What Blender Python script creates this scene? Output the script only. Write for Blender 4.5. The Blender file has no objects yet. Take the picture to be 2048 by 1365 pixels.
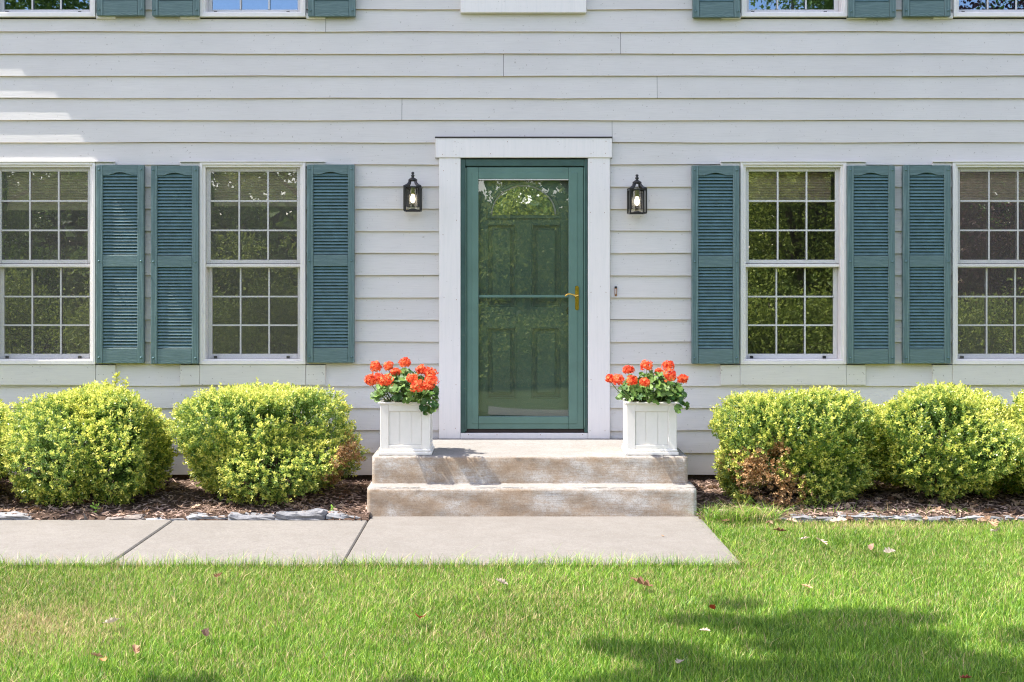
import bpy, bmesh, math, random
import numpy as np
from mathutils import Vector, Matrix
random.seed(7)
RNG = np.random.default_rng(11)
SC = bpy.context.scene
COL = SC.collection

# ------------------------------------------------------------------ camera, sky, sun, exposure
CAMD, CAMZ, FPX = 10.0, 1.49, 2580.0
VPX, VPY = 1000.0, 590.0
cd = bpy.data.cameras.new('camera')
cam = bpy.data.objects.new('camera', cd); COL.objects.link(cam)
cam.location = (0, -CAMD, CAMZ); cam.rotation_euler = (math.radians(90), 0, 0)
cd.sensor_width = 36.0; cd.lens = 36.0 * FPX / 2048.0
cd.shift_x = (1024 - VPX) / 2048.0; cd.shift_y = -(682.5 - VPY) / 2048.0
cd.clip_start = 0.1; cd.clip_end = 1000
SC.camera = cam

SUN_DIR = Vector((0.60, 0.045, -1.0)).normalized()
wd = bpy.data.worlds.new('World'); SC.world = wd; wd.use_nodes = True
wn = wd.node_tree.nodes; wl = wd.node_tree.links; wn.clear()
sky = wn.new('ShaderNodeTexSky'); sky.sky_type = 'NISHITA'; sky.sun_disc = False
sky.sun_elevation = math.asin(-SUN_DIR.z)
sky.sun_rotation = math.atan2(-SUN_DIR.x, -SUN_DIR.y)
sky.air_density = 1.0; sky.dust_density = 0.6; sky.ozone_density = 1.0
bg = wn.new('ShaderNodeBackground'); bg.inputs['Strength'].default_value = 0.15
wo = wn.new('ShaderNodeOutputWorld')
tint = wn.new('ShaderNodeMix'); tint.data_type = 'RGBA'; tint.blend_type = 'MULTIPLY'; tint.inputs[0].default_value = 1.0
tint.inputs[7].default_value = (1.29, 1.0, 0.865, 1)   # daylight white balance
wl.new(sky.outputs[0], tint.inputs[6]); wl.new(tint.outputs[2], bg.inputs[0]); wl.new(bg.outputs[0], wo.inputs[0])
sl = bpy.data.lights.new('sun', 'SUN'); sl.energy = 3.0; sl.angle = math.radians(0.5); sl.color = (1.0, 0.95, 0.87)
so = bpy.data.objects.new('sun', sl); COL.objects.link(so)
so.rotation_euler = SUN_DIR.to_track_quat('-Z', 'Y').to_euler(); so.location = (-8, -2, 15)
SC.view_settings.view_transform = 'Standard'; SC.view_settings.look = 'None'
SC.view_settings.exposure = 1.94; SC.view_settings.gamma = 1.0
SC.render.engine = 'CYCLES'
SC.cycles.use_denoising = True; SC.cycles.denoising_prefilter = 'NONE'; SC.cycles.filter_width = 1.15
SC.cycles.max_bounces = 10; SC.cycles.transparent_max_bounces = 12
SC.cycles.caustics_reflective = False; SC.cycles.caustics_refractive = False

def PX(px, Y=0.0): return (px - VPX) / FPX * (CAMD + Y)
def PZ(py, Y=0.0): return CAMZ - (py - VPY) / FPX * (CAMD + Y)

# ------------------------------------------------------------------ helpers
def tag(o, label=None, cat=None, group=None, kind=None):
    if label: o['label'] = label
    if cat: o['category'] = cat
    if group: o['group'] = group
    if kind: o['kind'] = kind
    return o
def empty(name, loc=(0, 0, 0), rz=0.0, parent=None):
    o = bpy.data.objects.new(name, None); COL.objects.link(o)
    o.empty_display_size = 0.1; o.location = loc; o.rotation_euler = (0, 0, rz)
    if parent: o.parent = parent
    return o
def link(name, me, mats, parent=None, loc=(0, 0, 0), rz=0.0):
    for m in (mats if isinstance(mats, (list, tuple)) else [mats]): me.materials.append(m)
    o = bpy.data.objects.new(name, me); COL.objects.link(o)
    o.location = loc; o.rotation_euler = (0, 0, rz)
    if parent: o.parent = parent
    return o
def tree_copy(o, parent=None):
    c = o.copy(); COL.objects.link(c); c.parent = parent
    for ch in [x for x in SC.objects if x.parent == o]: tree_copy(ch, c)
    return c

def np_mesh(name, V, T, mats, parent=None, col=None, smooth=False, loc=(0, 0, 0), rz=0.0):
    """V (N,3), T (M,3 or 4) indices, col (N,3) per-vertex own colour"""
    V = np.ascontiguousarray(V, np.float32); T = np.ascontiguousarray(T, np.int32)
    me = bpy.data.meshes.new(name)
    n, k = T.shape
    me.vertices.add(len(V)); me.vertices.foreach_set('co', V.ravel())
    me.loops.add(n * k); me.loops.foreach_set('vertex_index', T.ravel())
    me.polygons.add(n); me.polygons.foreach_set('loop_start', np.arange(0, n * k, k, dtype=np.int32))
    try: me.polygons.foreach_set('loop_total', np.full(n, k, np.int32))
    except Exception: pass
    me.polygons.foreach_set('use_smooth', np.full(n, bool(smooth)))
    if col is not None:
        a = me.attributes.new('own', 'FLOAT_COLOR', 'POINT')
        c4 = np.ones((len(V), 4), np.float32); c4[:, :3] = col
        a.data.foreach_set('color', c4.ravel())
    me.update(calc_edges=True); me.validate()
    return link(name, me, mats, parent, loc, rz)

class MB:
    """collects shapes, builds ONE mesh object"""
    def __init__(s): s.bm = bmesh.new()
    def box(s, x0, x1, y0, y1, z0, z1, bev=0.0, mi=0, M=None):
        bm = s.bm; vs = [bm.verts.new((x, y, z)) for x in (x0, x1) for y in (y0, y1) for z in (z0, z1)]
        fs = [bm.faces.new([vs[i] for i in q]) for q in ((0, 1, 3, 2), (4, 6, 7, 5), (0, 4, 5, 1), (2, 3, 7, 6), (0, 2, 6, 4), (1, 5, 7, 3))]
        for f in fs: f.material_index = mi
        if M: bmesh.ops.transform(bm, matrix=M, verts=vs)
        if bev > 0:
            es = list({e for f in fs for e in f.edges})
            r = bmesh.ops.bevel(bm, geom=es, offset=bev, segments=1, affect='EDGES', profile=0.5)
            for f in r['faces']: f.material_index = mi
        return s
    def poly(s, pts, mi=0):
        f = s.bm.faces.new([s.bm.verts.new(p) for p in pts]); f.material_index = mi; return f
    def prism_xz(s, pts, y0, y1, mi=0):
        """outline pts (x,z), counter-clockwise seen from -Y, thick from y0 (front) to y1"""
        n = len(pts); a = [s.bm.verts.new((x, y0, z)) for x, z in pts]; b = [s.bm.verts.new((x, y1, z)) for x, z in pts]
        fs = [s.bm.faces.new(a), s.bm.faces.new(b[::-1])]
        for i in range(n): fs.append(s.bm.faces.new((a[i], b[i], b[(i + 1) % n], a[(i + 1) % n])))
        for f in fs: f.material_index = mi
    def tube(s, pts, rads, seg=8, mi=0, cap=True):
        pts = [Vector(p) for p in pts]; rings = []
        for i, p in enumerate(pts):
            d = (pts[min(i + 1, len(pts) - 1)] - pts[max(i - 1, 0)]).normalized()
            u = d.orthogonal().normalized() if i == 0 else (u - d * u.dot(d)).normalized()
            v = d.cross(u); r = rads[i] if hasattr(rads, '__len__') else rads
            rings.append([s.bm.verts.new(p + (u * math.cos(t) + v * math.sin(t)) * r) for t in [2 * math.pi * k / seg for k in range(seg)]])
        for a, b in zip(rings, rings[1:]):
            for k in range(seg):
                f = s.bm.faces.new((a[k], a[(k + 1) % seg], b[(k + 1) % seg], b[k])); f.material_index = mi; f.smooth = True
        if cap:
            s.bm.faces.new(rings[0][::-1]).material_index = mi; s.bm.faces.new(rings[-1]).material_index = mi
    def lathe(s, prof, seg=20, mi=0, c=(0, 0, 0), axis='z'):
        rings = []
        for r, h in prof:
            ring = []
            for k in range(seg):
                t = 2 * math.pi * k / seg; a, b = r * math.cos(t), r * math.sin(t)
                p = (a, b, h) if axis == 'z' else (a, -h, b)
                ring.append(s.bm.verts.new((c[0] + p[0], c[1] + p[1], c[2] + p[2])))
            rings.append(ring)
        for a, b in zip(rings, rings[1:]):
            for k in range(seg):
                f = s.bm.faces.new((a[k], a[(k + 1) % seg], b[(k + 1) % seg], b[k])); f.material_index = mi; f.smooth = True
    def build(s, name, mats, parent=None, loc=(0, 0, 0), rz=0.0, recalc=True):
        if recalc: bmesh.ops.recalc_face_normals(s.bm, faces=s.bm.faces)
        me = bpy.data.meshes.new(name); s.bm.to_mesh(me); s.bm.free()
        return link(name, me, mats, parent, loc, rz)

# ------------------------------------------------------------------ materials
def mat(name):
    m = bpy.data.materials.new(name); m.use_nodes = True
    nt = m.node_tree; nt.nodes.clear()
    out = nt.nodes.new('ShaderNodeOutputMaterial')
    return m, nt, out
def N(nt, t, **kw):
    n = nt.nodes.new(t)
    for k, v in kw.items():
        if k in n.inputs: n.inputs[k].default_value = v
        else: setattr(n, k, v)
    return n
def noise(nt, scale=(1, 1, 1), s=5.0, detail=4.0, rough=0.6, src='Object'):
    tc = N(nt, 'ShaderNodeTexCoord'); mp = N(nt, 'ShaderNodeMapping'); mp.inputs['Scale'].default_value = scale
    nt.links.new(tc.outputs[src], mp.inputs['Vector'])
    n = N(nt, 'ShaderNodeTexNoise'); n.inputs['Scale'].default_value = s; n.inputs['Detail'].default_value = detail; n.inputs['Roughness'].default_value = rough
    nt.links.new(mp.outputs[0], n.inputs['Vector']); return n.outputs['Fac']
def ramp(nt, fac, stops):
    r = N(nt, 'ShaderNodeValToRGB'); cr = r.color_ramp
    while len(cr.elements) > 1: cr.elements.remove(cr.elements[-1])
    for i, (p, c) in enumerate(stops):
        e = cr.elements[0] if i == 0 else cr.elements.new(p)
        e.position = p; e.color = (c[0], c[1], c[2], 1) if hasattr(c, '__len__') else (c, c, c, 1)
    nt.links.new(fac, r.inputs[0]); return r.outputs[0]
def mix(nt, fac, a, b, mode='MIX'):
    n = N(nt, 'ShaderNodeMix', data_type='RGBA', blend_type=mode)
    def put(sock, v):
        if hasattr(v, 'links') or isinstance(v, bpy.types.NodeSocket): nt.links.new(v, sock)
        else: sock.default_value = (v[0], v[1], v[2], 1) if hasattr(v, '__len__') else v
    put(n.inputs[0], fac); put(n.inputs[6], a); put(n.inputs[7], b)
    return n.outputs[2]
def bump(nt, h, strength=0.3, dist=0.01):
    b = N(nt, 'ShaderNodeBump'); b.inputs['Strength'].default_value = strength; b.inputs['Distance'].default_value = dist
    nt.links.new(h, b.inputs['Height']); return b.outputs[0]
def pbsdf(nt, out, col, rough=0.6, metal=0.0, normal=None, spec=0.5):
    p = N(nt, 'ShaderNodeBsdfPrincipled')
    if isinstance(col, bpy.types.NodeSocket): nt.links.new(col, p.inputs['Base Color'])
    else: p.inputs['Base Color'].default_value = (*col, 1)
    if isinstance(rough, bpy.types.NodeSocket): nt.links.new(rough, p.inputs['Roughness'])
    else: p.inputs['Roughness'].default_value = rough
    p.inputs['Metallic'].default_value = metal
    if 'Specular IOR Level' in p.inputs: p.inputs['Specular IOR Level'].default_value = spec
    if normal is not None: nt.links.new(normal, p.inputs['Normal'])
    nt.links.new(p.outputs[0], out.inputs[0]); return p

M = {}
def paint(name, col, col2, dirt, grain=(1.2, 1, 40), gs=6, rough=0.55, bstr=0.25, dirt_amt=0.5, tone=False):
    m, nt, out = mat(name)
    big = noise(nt, (1, 1, 1.5), 1.3, 3); g = noise(nt, grain, gs, 5, 0.65)
    spk = noise(nt, (1, 1, 1), 55, 2, 0.5)
    c = mix(nt, ramp(nt, big, [(0.35, 0), (0.65, 1)]), col, col2)
    c = mix(nt, ramp(nt, g, [(0.3, 0.42), (0.55, 0)]), c, dirt)
    c = mix(nt, ramp(nt, spk, [(0.70, 0), (0.74, dirt_amt)]), c, (dirt[0] * .45, dirt[1] * .4, dirt[2] * .35))
    if tone:
        at = N(nt, 'ShaderNodeAttribute', attribute_name='own')
        c = mix(nt, 1.0, c, at.outputs['Color'], 'MULTIPLY')
    pbsdf(nt, out, c, rough, normal=bump(nt, g, bstr, 0.004)); M[name] = m; return m
paint('siding_paint', (0.63, 0.605, 0.585), (0.67, 0.645, 0.62), (0.52, 0.50, 0.48), grain=(0.9, 1, 34), rough=0.6, bstr=0.35, tone=True)
paint('trim_paint', (0.80, 0.765, 0.755), (0.83, 0.795, 0.78), (0.70, 0.69, 0.68), grain=(18, 1, 1.2), gs=3, rough=0.5, bstr=0.12, dirt_amt=0.35)
paint('board_paint', (0.64, 0.62, 0.58), (0.68, 0.66, 0.61), (0.53, 0.51, 0.48), grain=(1, 1, 30), rough=0.6, bstr=0.3, dirt_amt=0.8)
paint('window_vinyl', (0.78, 0.745, 0.725), (0.81, 0.775, 0.75), (0.70, 0.69, 0.67), grain=(3, 3, 3), rough=0.4, bstr=0.03, dirt_amt=0.3)
paint('sash_vinyl', (0.60, 0.59, 0.58), (0.64, 0.63, 0.62), (0.55, 0.54, 0.52), grain=(3, 3, 3), rough=0.4, bstr=0.03, dirt_amt=0.3)
paint('planter_resin', (0.83, 0.79, 0.735), (0.85, 0.815, 0.76), (0.74, 0.72, 0.66), grain=(3, 3, 3), rough=0.42, bstr=0.04, dirt_amt=0.15)

def shutter_mat(name, axis):
    m, nt, out = mat(name)
    sc = (28, 28, 1.6) if axis == 'z' else (1.8, 20, 26)
    g = noise(nt, sc, 3.2, 5, 0.7)
    tc = N(nt, 'ShaderNodeTexCoord'); mp = N(nt, 'ShaderNodeMapping')
    mp.inputs['Scale'].default_value = (9, 9, 0.8) if axis == 'z' else (2.2, 5, 18)
    nt.links.new(tc.outputs['Object'], mp.inputs['Vector'])
    w = N(nt, 'ShaderNodeTexWave', wave_type='RINGS', rings_direction='SPHERICAL' if axis == 'x' else 'Z')
    w.inputs['Scale'].default_value = 3.0; w.inputs['Distortion'].default_value = 5.0; w.inputs['Detail'].default_value = 2.0
    nt.links.new(mp.outputs[0], w.inputs['Vector'])
    streak = ramp(nt, w.outputs['Fac'], [(0.55, 0), (0.9, 1)])
    gg = ramp(nt, g, [(0.42, 0), (0.68, 1)])
    f = mix(nt, 0.45, gg, streak)
    c = mix(nt, f, (0.070, 0.128, 0.132), (0.165, 0.250, 0.250))
    pbsdf(nt, out, c, 0.5, normal=bump(nt, f, 0.3, 0.003)); M[name] = m
shutter_mat('shutter_stile', 'z'); shutter_mat('shutter_rail', 'x')
def plain(name, col, rough=0.5, metal=0.0, var=0.15, ns=8, bs=0.0, spec=0.5):
    m, nt, out = mat(name); n = noise(nt, (1, 1, 1), ns, 4)
    lo = tuple(c * (1 - var) for c in col); hi = tuple(min(1, c * (1 + var)) for c in col)
    c = mix(nt, ramp(nt, n, [(0.3, 0), (0.7, 1)]), lo, hi)
    pbsdf(nt, out, c, rough, metal, bump(nt, n, bs, 0.004) if bs else None, spec); M[name] = m; return m
plain('board_edge_bounce', (0.62, 0.47, 0.27), 0.8, ns=12, var=.3)  # tan colour paints in the warm grass bounce under each board
plain('louver_paint', (0.098, 0.178, 0.190), 0.45, var=0.2, ns=14)
plain('door_paint', (0.105, 0.195, 0.162), 0.42, var=0.10, ns=5)
def worn_frame():
    m, nt, out = mat('frame_paint'); n = noise(nt, (1, 1, 1), 9, 4); p = noise(nt, (2.2, 2, 42), 3.0, 5, 0.7)
    c = mix(nt, ramp(nt, n, [(0.3, 0), (0.7, 1)]), (0.030, 0.072, 0.064), (0.050, 0.115, 0.098))
    c = mix(nt, ramp(nt, p, [(0.66, 0), (0.69, 1)]), c, (0.30, 0.22, 0.15)); pbsdf(nt, out, c, 0.5, normal=bump(nt, p, .3, .003)); M['frame_paint'] = m
worn_frame()
plain('inner_door_paint', (0.13, 0.25, 0.18), 0.25, var=0.10, ns=3)
plain('black_metal', (0.016, 0.016, 0.018), 0.32, var=0.3, ns=20)
plain('brass', (0.80, 0.52, 0.12), 0.18, 1.0, var=0.15, ns=20)
plain('bronze', (0.30, 0.13, 0.05), 0.3, 0.8, var=0.2, ns=30)
plain('socket_brass', (0.16, 0.17, 0.05), 0.4, 0.5)
plain('dark_rubber', (0.05, 0.035, 0.028), 0.7, ns=20)
plain('black_plastic', (0.012, 0.012, 0.014), 0.4)
plain('blind_fabric', (0.80, 0.64, 0.45), 0.9, ns=30)
plain('room_wall', (0.35, 0.32, 0.28), 0.9)
plain('room_floor', (0.12, 0.08, 0.05), 0.6)
plain('shingle', (0.10, 0.095, 0.09), 0.9, bs=0.4, ns=40)
plain('bark', (0.10, 0.075, 0.055), 0.9, var=0.4, ns=12, bs=0.8)
plain('soil', (0.045, 0.032, 0.024), 0.95, var=0.5, ns=60, bs=0.8)
plain('twig_bark', (0.12, 0.085, 0.06), 0.9, var=0.3, ns=30)
plain('sheathing', (0.05, 0.045, 0.04), 0.9)
plain('door_gap', (0.03, 0.02, 0.016), 0.8)
plain('stem_green', (0.13, 0.20, 0.05), 0.6)
def own_leaf(name, transl=0.35, rough=0.45, spec=0.4, sheen_var=0.0):
    m, nt, out = mat(name)
    at = N(nt, 'ShaderNodeAttribute', attribute_name='own')
    d = N(nt, 'ShaderNodeBsdfPrincipled'); d.inputs['Roughness'].default_value = rough
    d.inputs['Specular IOR Level'].default_value = spec
    t = N(nt, 'ShaderNodeBsdfTranslucent')
    g = N(nt, 'ShaderNodeGamma'); g.inputs[1].default_value = 0.9
    nt.links.new(at.outputs['Color'], d.inputs['Base Color']); nt.links.new(at.outputs['Color'], g.inputs[0]); nt.links.new(g.outputs[0], t.inputs['Color'])
    mx = N(nt, 'ShaderNodeMixShader'); mx.inputs[0].default_value = transl
    nt.links.new(d.outputs[0], mx.inputs[1]); nt.links.new(t.outputs[0], mx.inputs[2]); nt.links.new(mx.outputs[0], out.inputs[0])
    M[name] = m
own_leaf('grass_blade', 0.22, 0.45, 0.35); own_leaf('boxwood_leaf', 0.40, 0.33, 0.6); own_leaf('dry_leaf', 0.2, 0.7, 0.2)
own_leaf('tree_leaf', 0.35, 0.5, 0.3); own_leaf('geranium_leaf', 0.25, 0.5, 0.35); own_leaf('petal', 0.35, 0.6, 0.2)
own_leaf('chip', 0.0, 0.9, 0.1)

def glass_mat(name, fac, tint=(0.92, 0.95, 0.93), wav=0.0, wscale=2.0, refl=(0.95, 0.98, 1), veil=0.0):
    m, nt, out = mat(name)
    t = N(nt, 'ShaderNodeBsdfTransparent'); t.inputs[0].default_value = (*tint, 1)
    g = N(nt, 'ShaderNodeBsdfGlossy'); g.inputs['Roughness'].default_value = 0.0; g.inputs[0].default_value = (*refl, 1)
    lw = N(nt, 'ShaderNodeFresnel'); lw.inputs['IOR'].default_value = 1.5
    ad = N(nt, 'ShaderNodeMath', operation='ADD'); ad.inputs[1].default_value = fac - 0.04; ad.use_clamp = True
    if wav > 0:
        n = noise(nt, (1, 1, 1), wscale, 2, 0.4); b = bump(nt, n, wav, 0.01)
        nt.links.new(b, g.inputs['Normal'])
    nt.links.new(lw.outputs[0], ad.inputs[0])
    mx = N(nt, 'ShaderNodeMixShader'); nt.links.new(ad.outputs[0], mx.inputs[0])
    nt.links.new(g.outputs[0], mx.inputs[2]); nt.links.new(mx.outputs[0], out.inputs[0]); M[name] = m
    if veil > 0:  # diffuse share greys and lifts the pane, painting in a reflected veil
        df_ = N(nt, 'ShaderNodeBsdfDiffuse'); df_.inputs[0].default_value = (.55, .54, .50, 1); m2 = N(nt, 'ShaderNodeMixShader'); m2.inputs[0].default_value = veil
        nt.links.new(t.outputs[0], m2.inputs[1]); nt.links.new(df_.outputs[0], m2.inputs[2]); nt.links.new(m2.outputs[0], mx.inputs[1])
    else: nt.links.new(t.outputs[0], mx.inputs[1])
glass_mat('window_glass', 0.24, veil=.015, wav=0.035, wscale=2.2); glass_mat('sky_tint_glass', 0.27, wav=0.03, wscale=2.2, refl=(0.42, 0.66, 1.0)); glass_mat('door_glass', 0.125, veil=.045, wav=0.06, wscale=1.6)  # upper-pane glass: blue tint paints in the reflected sky
def lamp_glass():
    m, nt, out = mat('lamp_glass'); t = N(nt, 'ShaderNodeBsdfTransparent'); t.inputs[0].default_value = (.93, .93, .93, 1)
    g = N(nt, 'ShaderNodeBsdfGlossy'); g.inputs['Roughness'].default_value = 0.05
    mx = N(nt, 'ShaderNodeMixShader'); mx.inputs[0].default_value = 0.07
    nt.links.new(t.outputs[0], mx.inputs[1]); nt.links.new(g.outputs[0], mx.inputs[2]); nt.links.new(mx.outputs[0], out.inputs[0]); M['lamp_glass'] = m
lamp_glass()
def screen_mat():
    m, nt, out = mat('screen_mesh')
    t = N(nt, 'ShaderNodeBsdfTransparent'); d = N(nt, 'ShaderNodeBsdfPrincipled')
    d.inputs['Base Color'].default_value = (0.42, 0.385, 0.35, 1); d.inputs['Roughness'].default_value = 0.45
    n = noise(nt, (1, 1, 1), 160, 2, 0.5)
    f = ramp(nt, n, [(0.3, 0.06), (0.7, 0.17)])
    mx = N(nt, 'ShaderNodeMixShader'); nt.links.new(f, mx.inputs[0])
    nt.links.new(t.outputs[0], mx.inputs[1]); nt.links.new(d.outputs[0], mx.inputs[2]); nt.links.new(mx.outputs[0], out.inputs[0]); M['screen_mesh'] = m
screen_mat()
def bulb_mat():
    m, nt, out = mat('lit_bulb'); e = N(nt, 'ShaderNodeEmission'); e.inputs[0].default_value = (1, 0.86, 0.62, 1); e.inputs[1].default_value = 2.2
    nt.links.new(e.outputs[0], out.inputs[0]); M['lit_bulb'] = m
bulb_mat()
def concrete(name, base, alt, stain, stain_amt, riser=False):
    m, nt, out = mat(name)
    big = noise(nt, (1, 1, 1), 1.8, 5, 0.65); fine = noise(nt, (1, 1, 1), 110, 5, 0.8); mid = noise(nt, (1, 1, 1), 9, 5, 0.65)
    c = mix(nt, ramp(nt, big, [(0.35, 0), (0.65, 1)]), base, alt)
    c = mix(nt, ramp(nt, mid, [(0.42, 0), (0.72, stain_amt)]), c, stain)
    c = mix(nt, ramp(nt, fine, [(0.36, 0.6), (0.50, 0)]), c, tuple(x * 0.6 for x in base))
    c = mix(nt, ramp(nt, fine, [(0.54, 0), (0.68, 0.5)]), c, tuple(min(1, x * 1.45) for x in alt))
    agg = noise(nt, (1, 1, 1), 42, 3, 0.75)
    c = mix(nt, ramp(nt, agg, [(0.38, 0.30), (0.50, 0)]), c, tuple(x * 0.72 for x in base)); c = mix(nt, ramp(nt, agg, [(0.55, 0), (0.68, 0.25)]), c, tuple(min(1, x * 1.3) for x in alt))
    if riser:
        ge = N(nt, 'ShaderNodeNewGeometry'); sx = N(nt, 'ShaderNodeSeparateXYZ'); nt.links.new(ge.outputs['True Normal'], sx.inputs[0])
        st = noise(nt, (1.0, 1, 1.5), 2.3, 9, 0.78); hs = noise(nt, (1.5, 1, 45), 4, 4, 0.7)
        k = ramp(nt, sx.outputs['Z'], [(0.35, 1), (0.9, 0)])
        rc = ramp(nt, st, [(0.30, (0.26, 0.185, 0.12)), (0.43, (0.36, 0.275, 0.195)), (0.52, (0.43, 0.37, 0.305)), (0.60, (0.54, 0.52, 0.485))])
        rc = mix(nt, ramp(nt, hs, [(0.38, 0.42), (0.54, 0)]), rc, (0.27, 0.19, 0.125))
        rc = mix(nt, ramp(nt, fine, [(0.35, 0.5), (0.55, 0)]), rc, (0.15, 0.105, 0.07))
        c = mix(nt, k, c, rc)
    h = mix(nt, 0.5, fine, mid)
    pbsdf(nt, out, c, 0.85, normal=bump(nt, h, 0.45, 0.006), spec=0.25); M[name] = m
concrete('step_concrete', (0.255, 0.240, 0.220), (0.30, 0.288, 0.270), (0.20, 0.17, 0.14), 0.4, True)
concrete('walk_concrete', (0.188, 0.175, 0.157), (0.214, 0.200, 0.181), (0.150, 0.133, 0.115), 0.5)
concrete('stone_grey', (0.19, 0.195, 0.21), (0.27, 0.27, 0.28), (0.09, 0.085, 0.085), 0.8)
concrete('stone_pale', (0.25, 0.26, 0.275), (0.33, 0.33, 0.335), (0.13, 0.12, 0.115), 0.7)
concrete('stone_pink', (0.22, 0.19, 0.17), (0.26, 0.23, 0.21), (0.14, 0.11, 0.095), 0.5)
def ground_mat(name, stops, s=3, s2=70, bs=0.7):
    m, nt, out = mat(name)
    a = noise(nt, (1, 1, 1), s, 5); b = noise(nt, (1, 1, 1), s2, 4, 0.7)
    c = ramp(nt, mix(nt, 0.55, a, b), stops)
    pbsdf(nt, out, c, 0.95, normal=bump(nt, b, bs, 0.02), spec=0.15); M[name] = m
ground_mat('lawn_soil', [(0.3, (0.035, 0.045, 0.012)), (0.5, (0.07, 0.09, 0.022)), (0.7, (0.13, 0.12, 0.05))])
ground_mat('mulch_soil', [(0.3, (0.030, 0.020, 0.015)), (0.5, (0.085, 0.055, 0.040)), (0.7, (0.19, 0.13, 0.10))], 6, 90)

# ------------------------------------------------------------------ ground, path, bed
nx, ny = 2, 2
o = np_mesh('lawn', [(-150, -200, -0.035), (150, -200, -0.035), (150, 60, -0.035), (-150, 60, -0.035)], [(0, 1, 2, 3)], M['lawn_soil'])
tag(o, kind='structure')
WALK_F, WALK_B = -2.85, -1.455
slabs = [(-7.4, -4.80), (-4.795, -3.48), (-3.475, -2.170), (-2.163, -0.877), (-0.870, 1.345)]
for i, (a, b) in enumerate(slabs):
    mb = MB(); back = -1.28 if i == 4 else WALK_B
    mb.box(a, b, WALK_F, back, -0.10, 0.0 - 0.003 * (i % 2), bev=0.008)
    tag(mb.build('path_slab', M['walk_concrete']), kind='structure')
# crack filler below the joints
# curved concrete drive in front of the lawn, behind the photographer's feet
pts = []
for t in np.linspace(0, 1, 24):
    x = -0.15 + 7.0 * t; pts.append((x, -6.75 + 0.25 * math.sin(t * 2.2) - 0.55 * max(0, (0.12 - t) / 0.12) ** 2))
V = [(x, y, 0.0) for x, y in pts] + [(x, -5.75 - 0.3 * max(0, (0.12 - (x + .15) / 7) / .12), 0.0) for x, y in pts]
T = [(i, i + 1, i + 25, i + 24) for i in range(23)]
tag(np_mesh('drive', V, T, M['walk_concrete']), kind='structure')

def fbm(x, y, seed=0):
    r = np.random.default_rng(seed); z = np.zeros_like(x)
    for o_ in range(5):
        for _ in range(3):
            th = r.uniform(0, 2 * np.pi); ph = r.uniform(0, 6.28); f = 1.3 * 2 ** o_
            z += np.sin((x * np.cos(th) + y * np.sin(th)) * f + ph) / 2 ** o_
    return z / 4
def bed_z(x, y): return 0.020 - 0.9 * np.clip(-1.42 - y, 0, .05) + 0.030 * np.clip((y + 1.40) / 1.2, 0, 1) + 0.012 * fbm(x * 3, y * 3, 3)
def grid(x0, x1, y0, y1, st):
    xs = np.arange(x0, x1 + st / 2, st); ys = np.arange(y0, y1 + st / 2, st)
    X, Y = np.meshgrid(xs, ys); n, m = X.shape
    idx = np.arange(n * m).reshape(n, m)
    T = np.stack([idx[:-1, :-1], idx[:-1, 1:], idx[1:, 1:], idx[1:, :-1]], -1).reshape(-1, 4)
    return X.ravel(), Y.ravel(), T
beds = [(-7.2, -0.86, -1.454, 0.05), (1.32, 6.2, -1.47, 0.05)]
for a, b, c, d in beds:
    X, Y, T = grid(a, b, c, d, 0.03)
    tag(np_mesh('mulch_bed', np.stack([X, Y, bed_z(X, Y)], 1), T, M['mulch_soil'], smooth=True), kind='structure')

# ------------------------------------------------------------------ house
house = empty('house')
tag(house, 'pale grey clapboard house with teal shutters and a green storm door', 'house')
CO = 44.25 / 258.0                       # clapboard exposure
ZB = PZ(949.5)
HX0, HX1, HZ1 = -4.84, 5.45, 5.55
win_l = [-18, 401, 1479, 1902]           # outer left edges, px (window 211.5 px wide)
WW = 211.5 / 258.0; WH = (729 - 326) / 258.0
wins = [(PX(p), PZ(729)) for p in win_l] + [(PX(p), PZ(36)) for p in (-18, 401, 1481, 1904)]
BOARD = 39 / 258.0
open_rects = []
for x, z in wins:
    open_rects.append((x, x + WW, z, z + WH))
for x, z in wins[:4]:
    open_rects.append((x - BOARD, x + WW + BOARD, z - 41 / 258., z + 0.001))
    open_rects.append((x - BOARD, x + WW + BOARD, z + WH - 8 / 258., z + WH + 0.001))
for x, z in wins[4:]:
    open_rects.append((x - BOARD, x + WW + BOARD, z - 3 / 258., z + 0.03))
open_rects.append((PX(878), PX(1220), PZ(880) - .3, PZ(300)))
open_rects.append((PX(871), PX(1224), PZ(318), PZ(277)))
open_rects.append((PX(921), PX(1173), PZ(27), PZ(27) + 1.2))
seams = {20: [652], 19: [1241], 18: [1007], 17: [1314], 16: [804], 15: [1224], 22: [900], 24: [1100], 26: [700], 28: [1250]}
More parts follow.
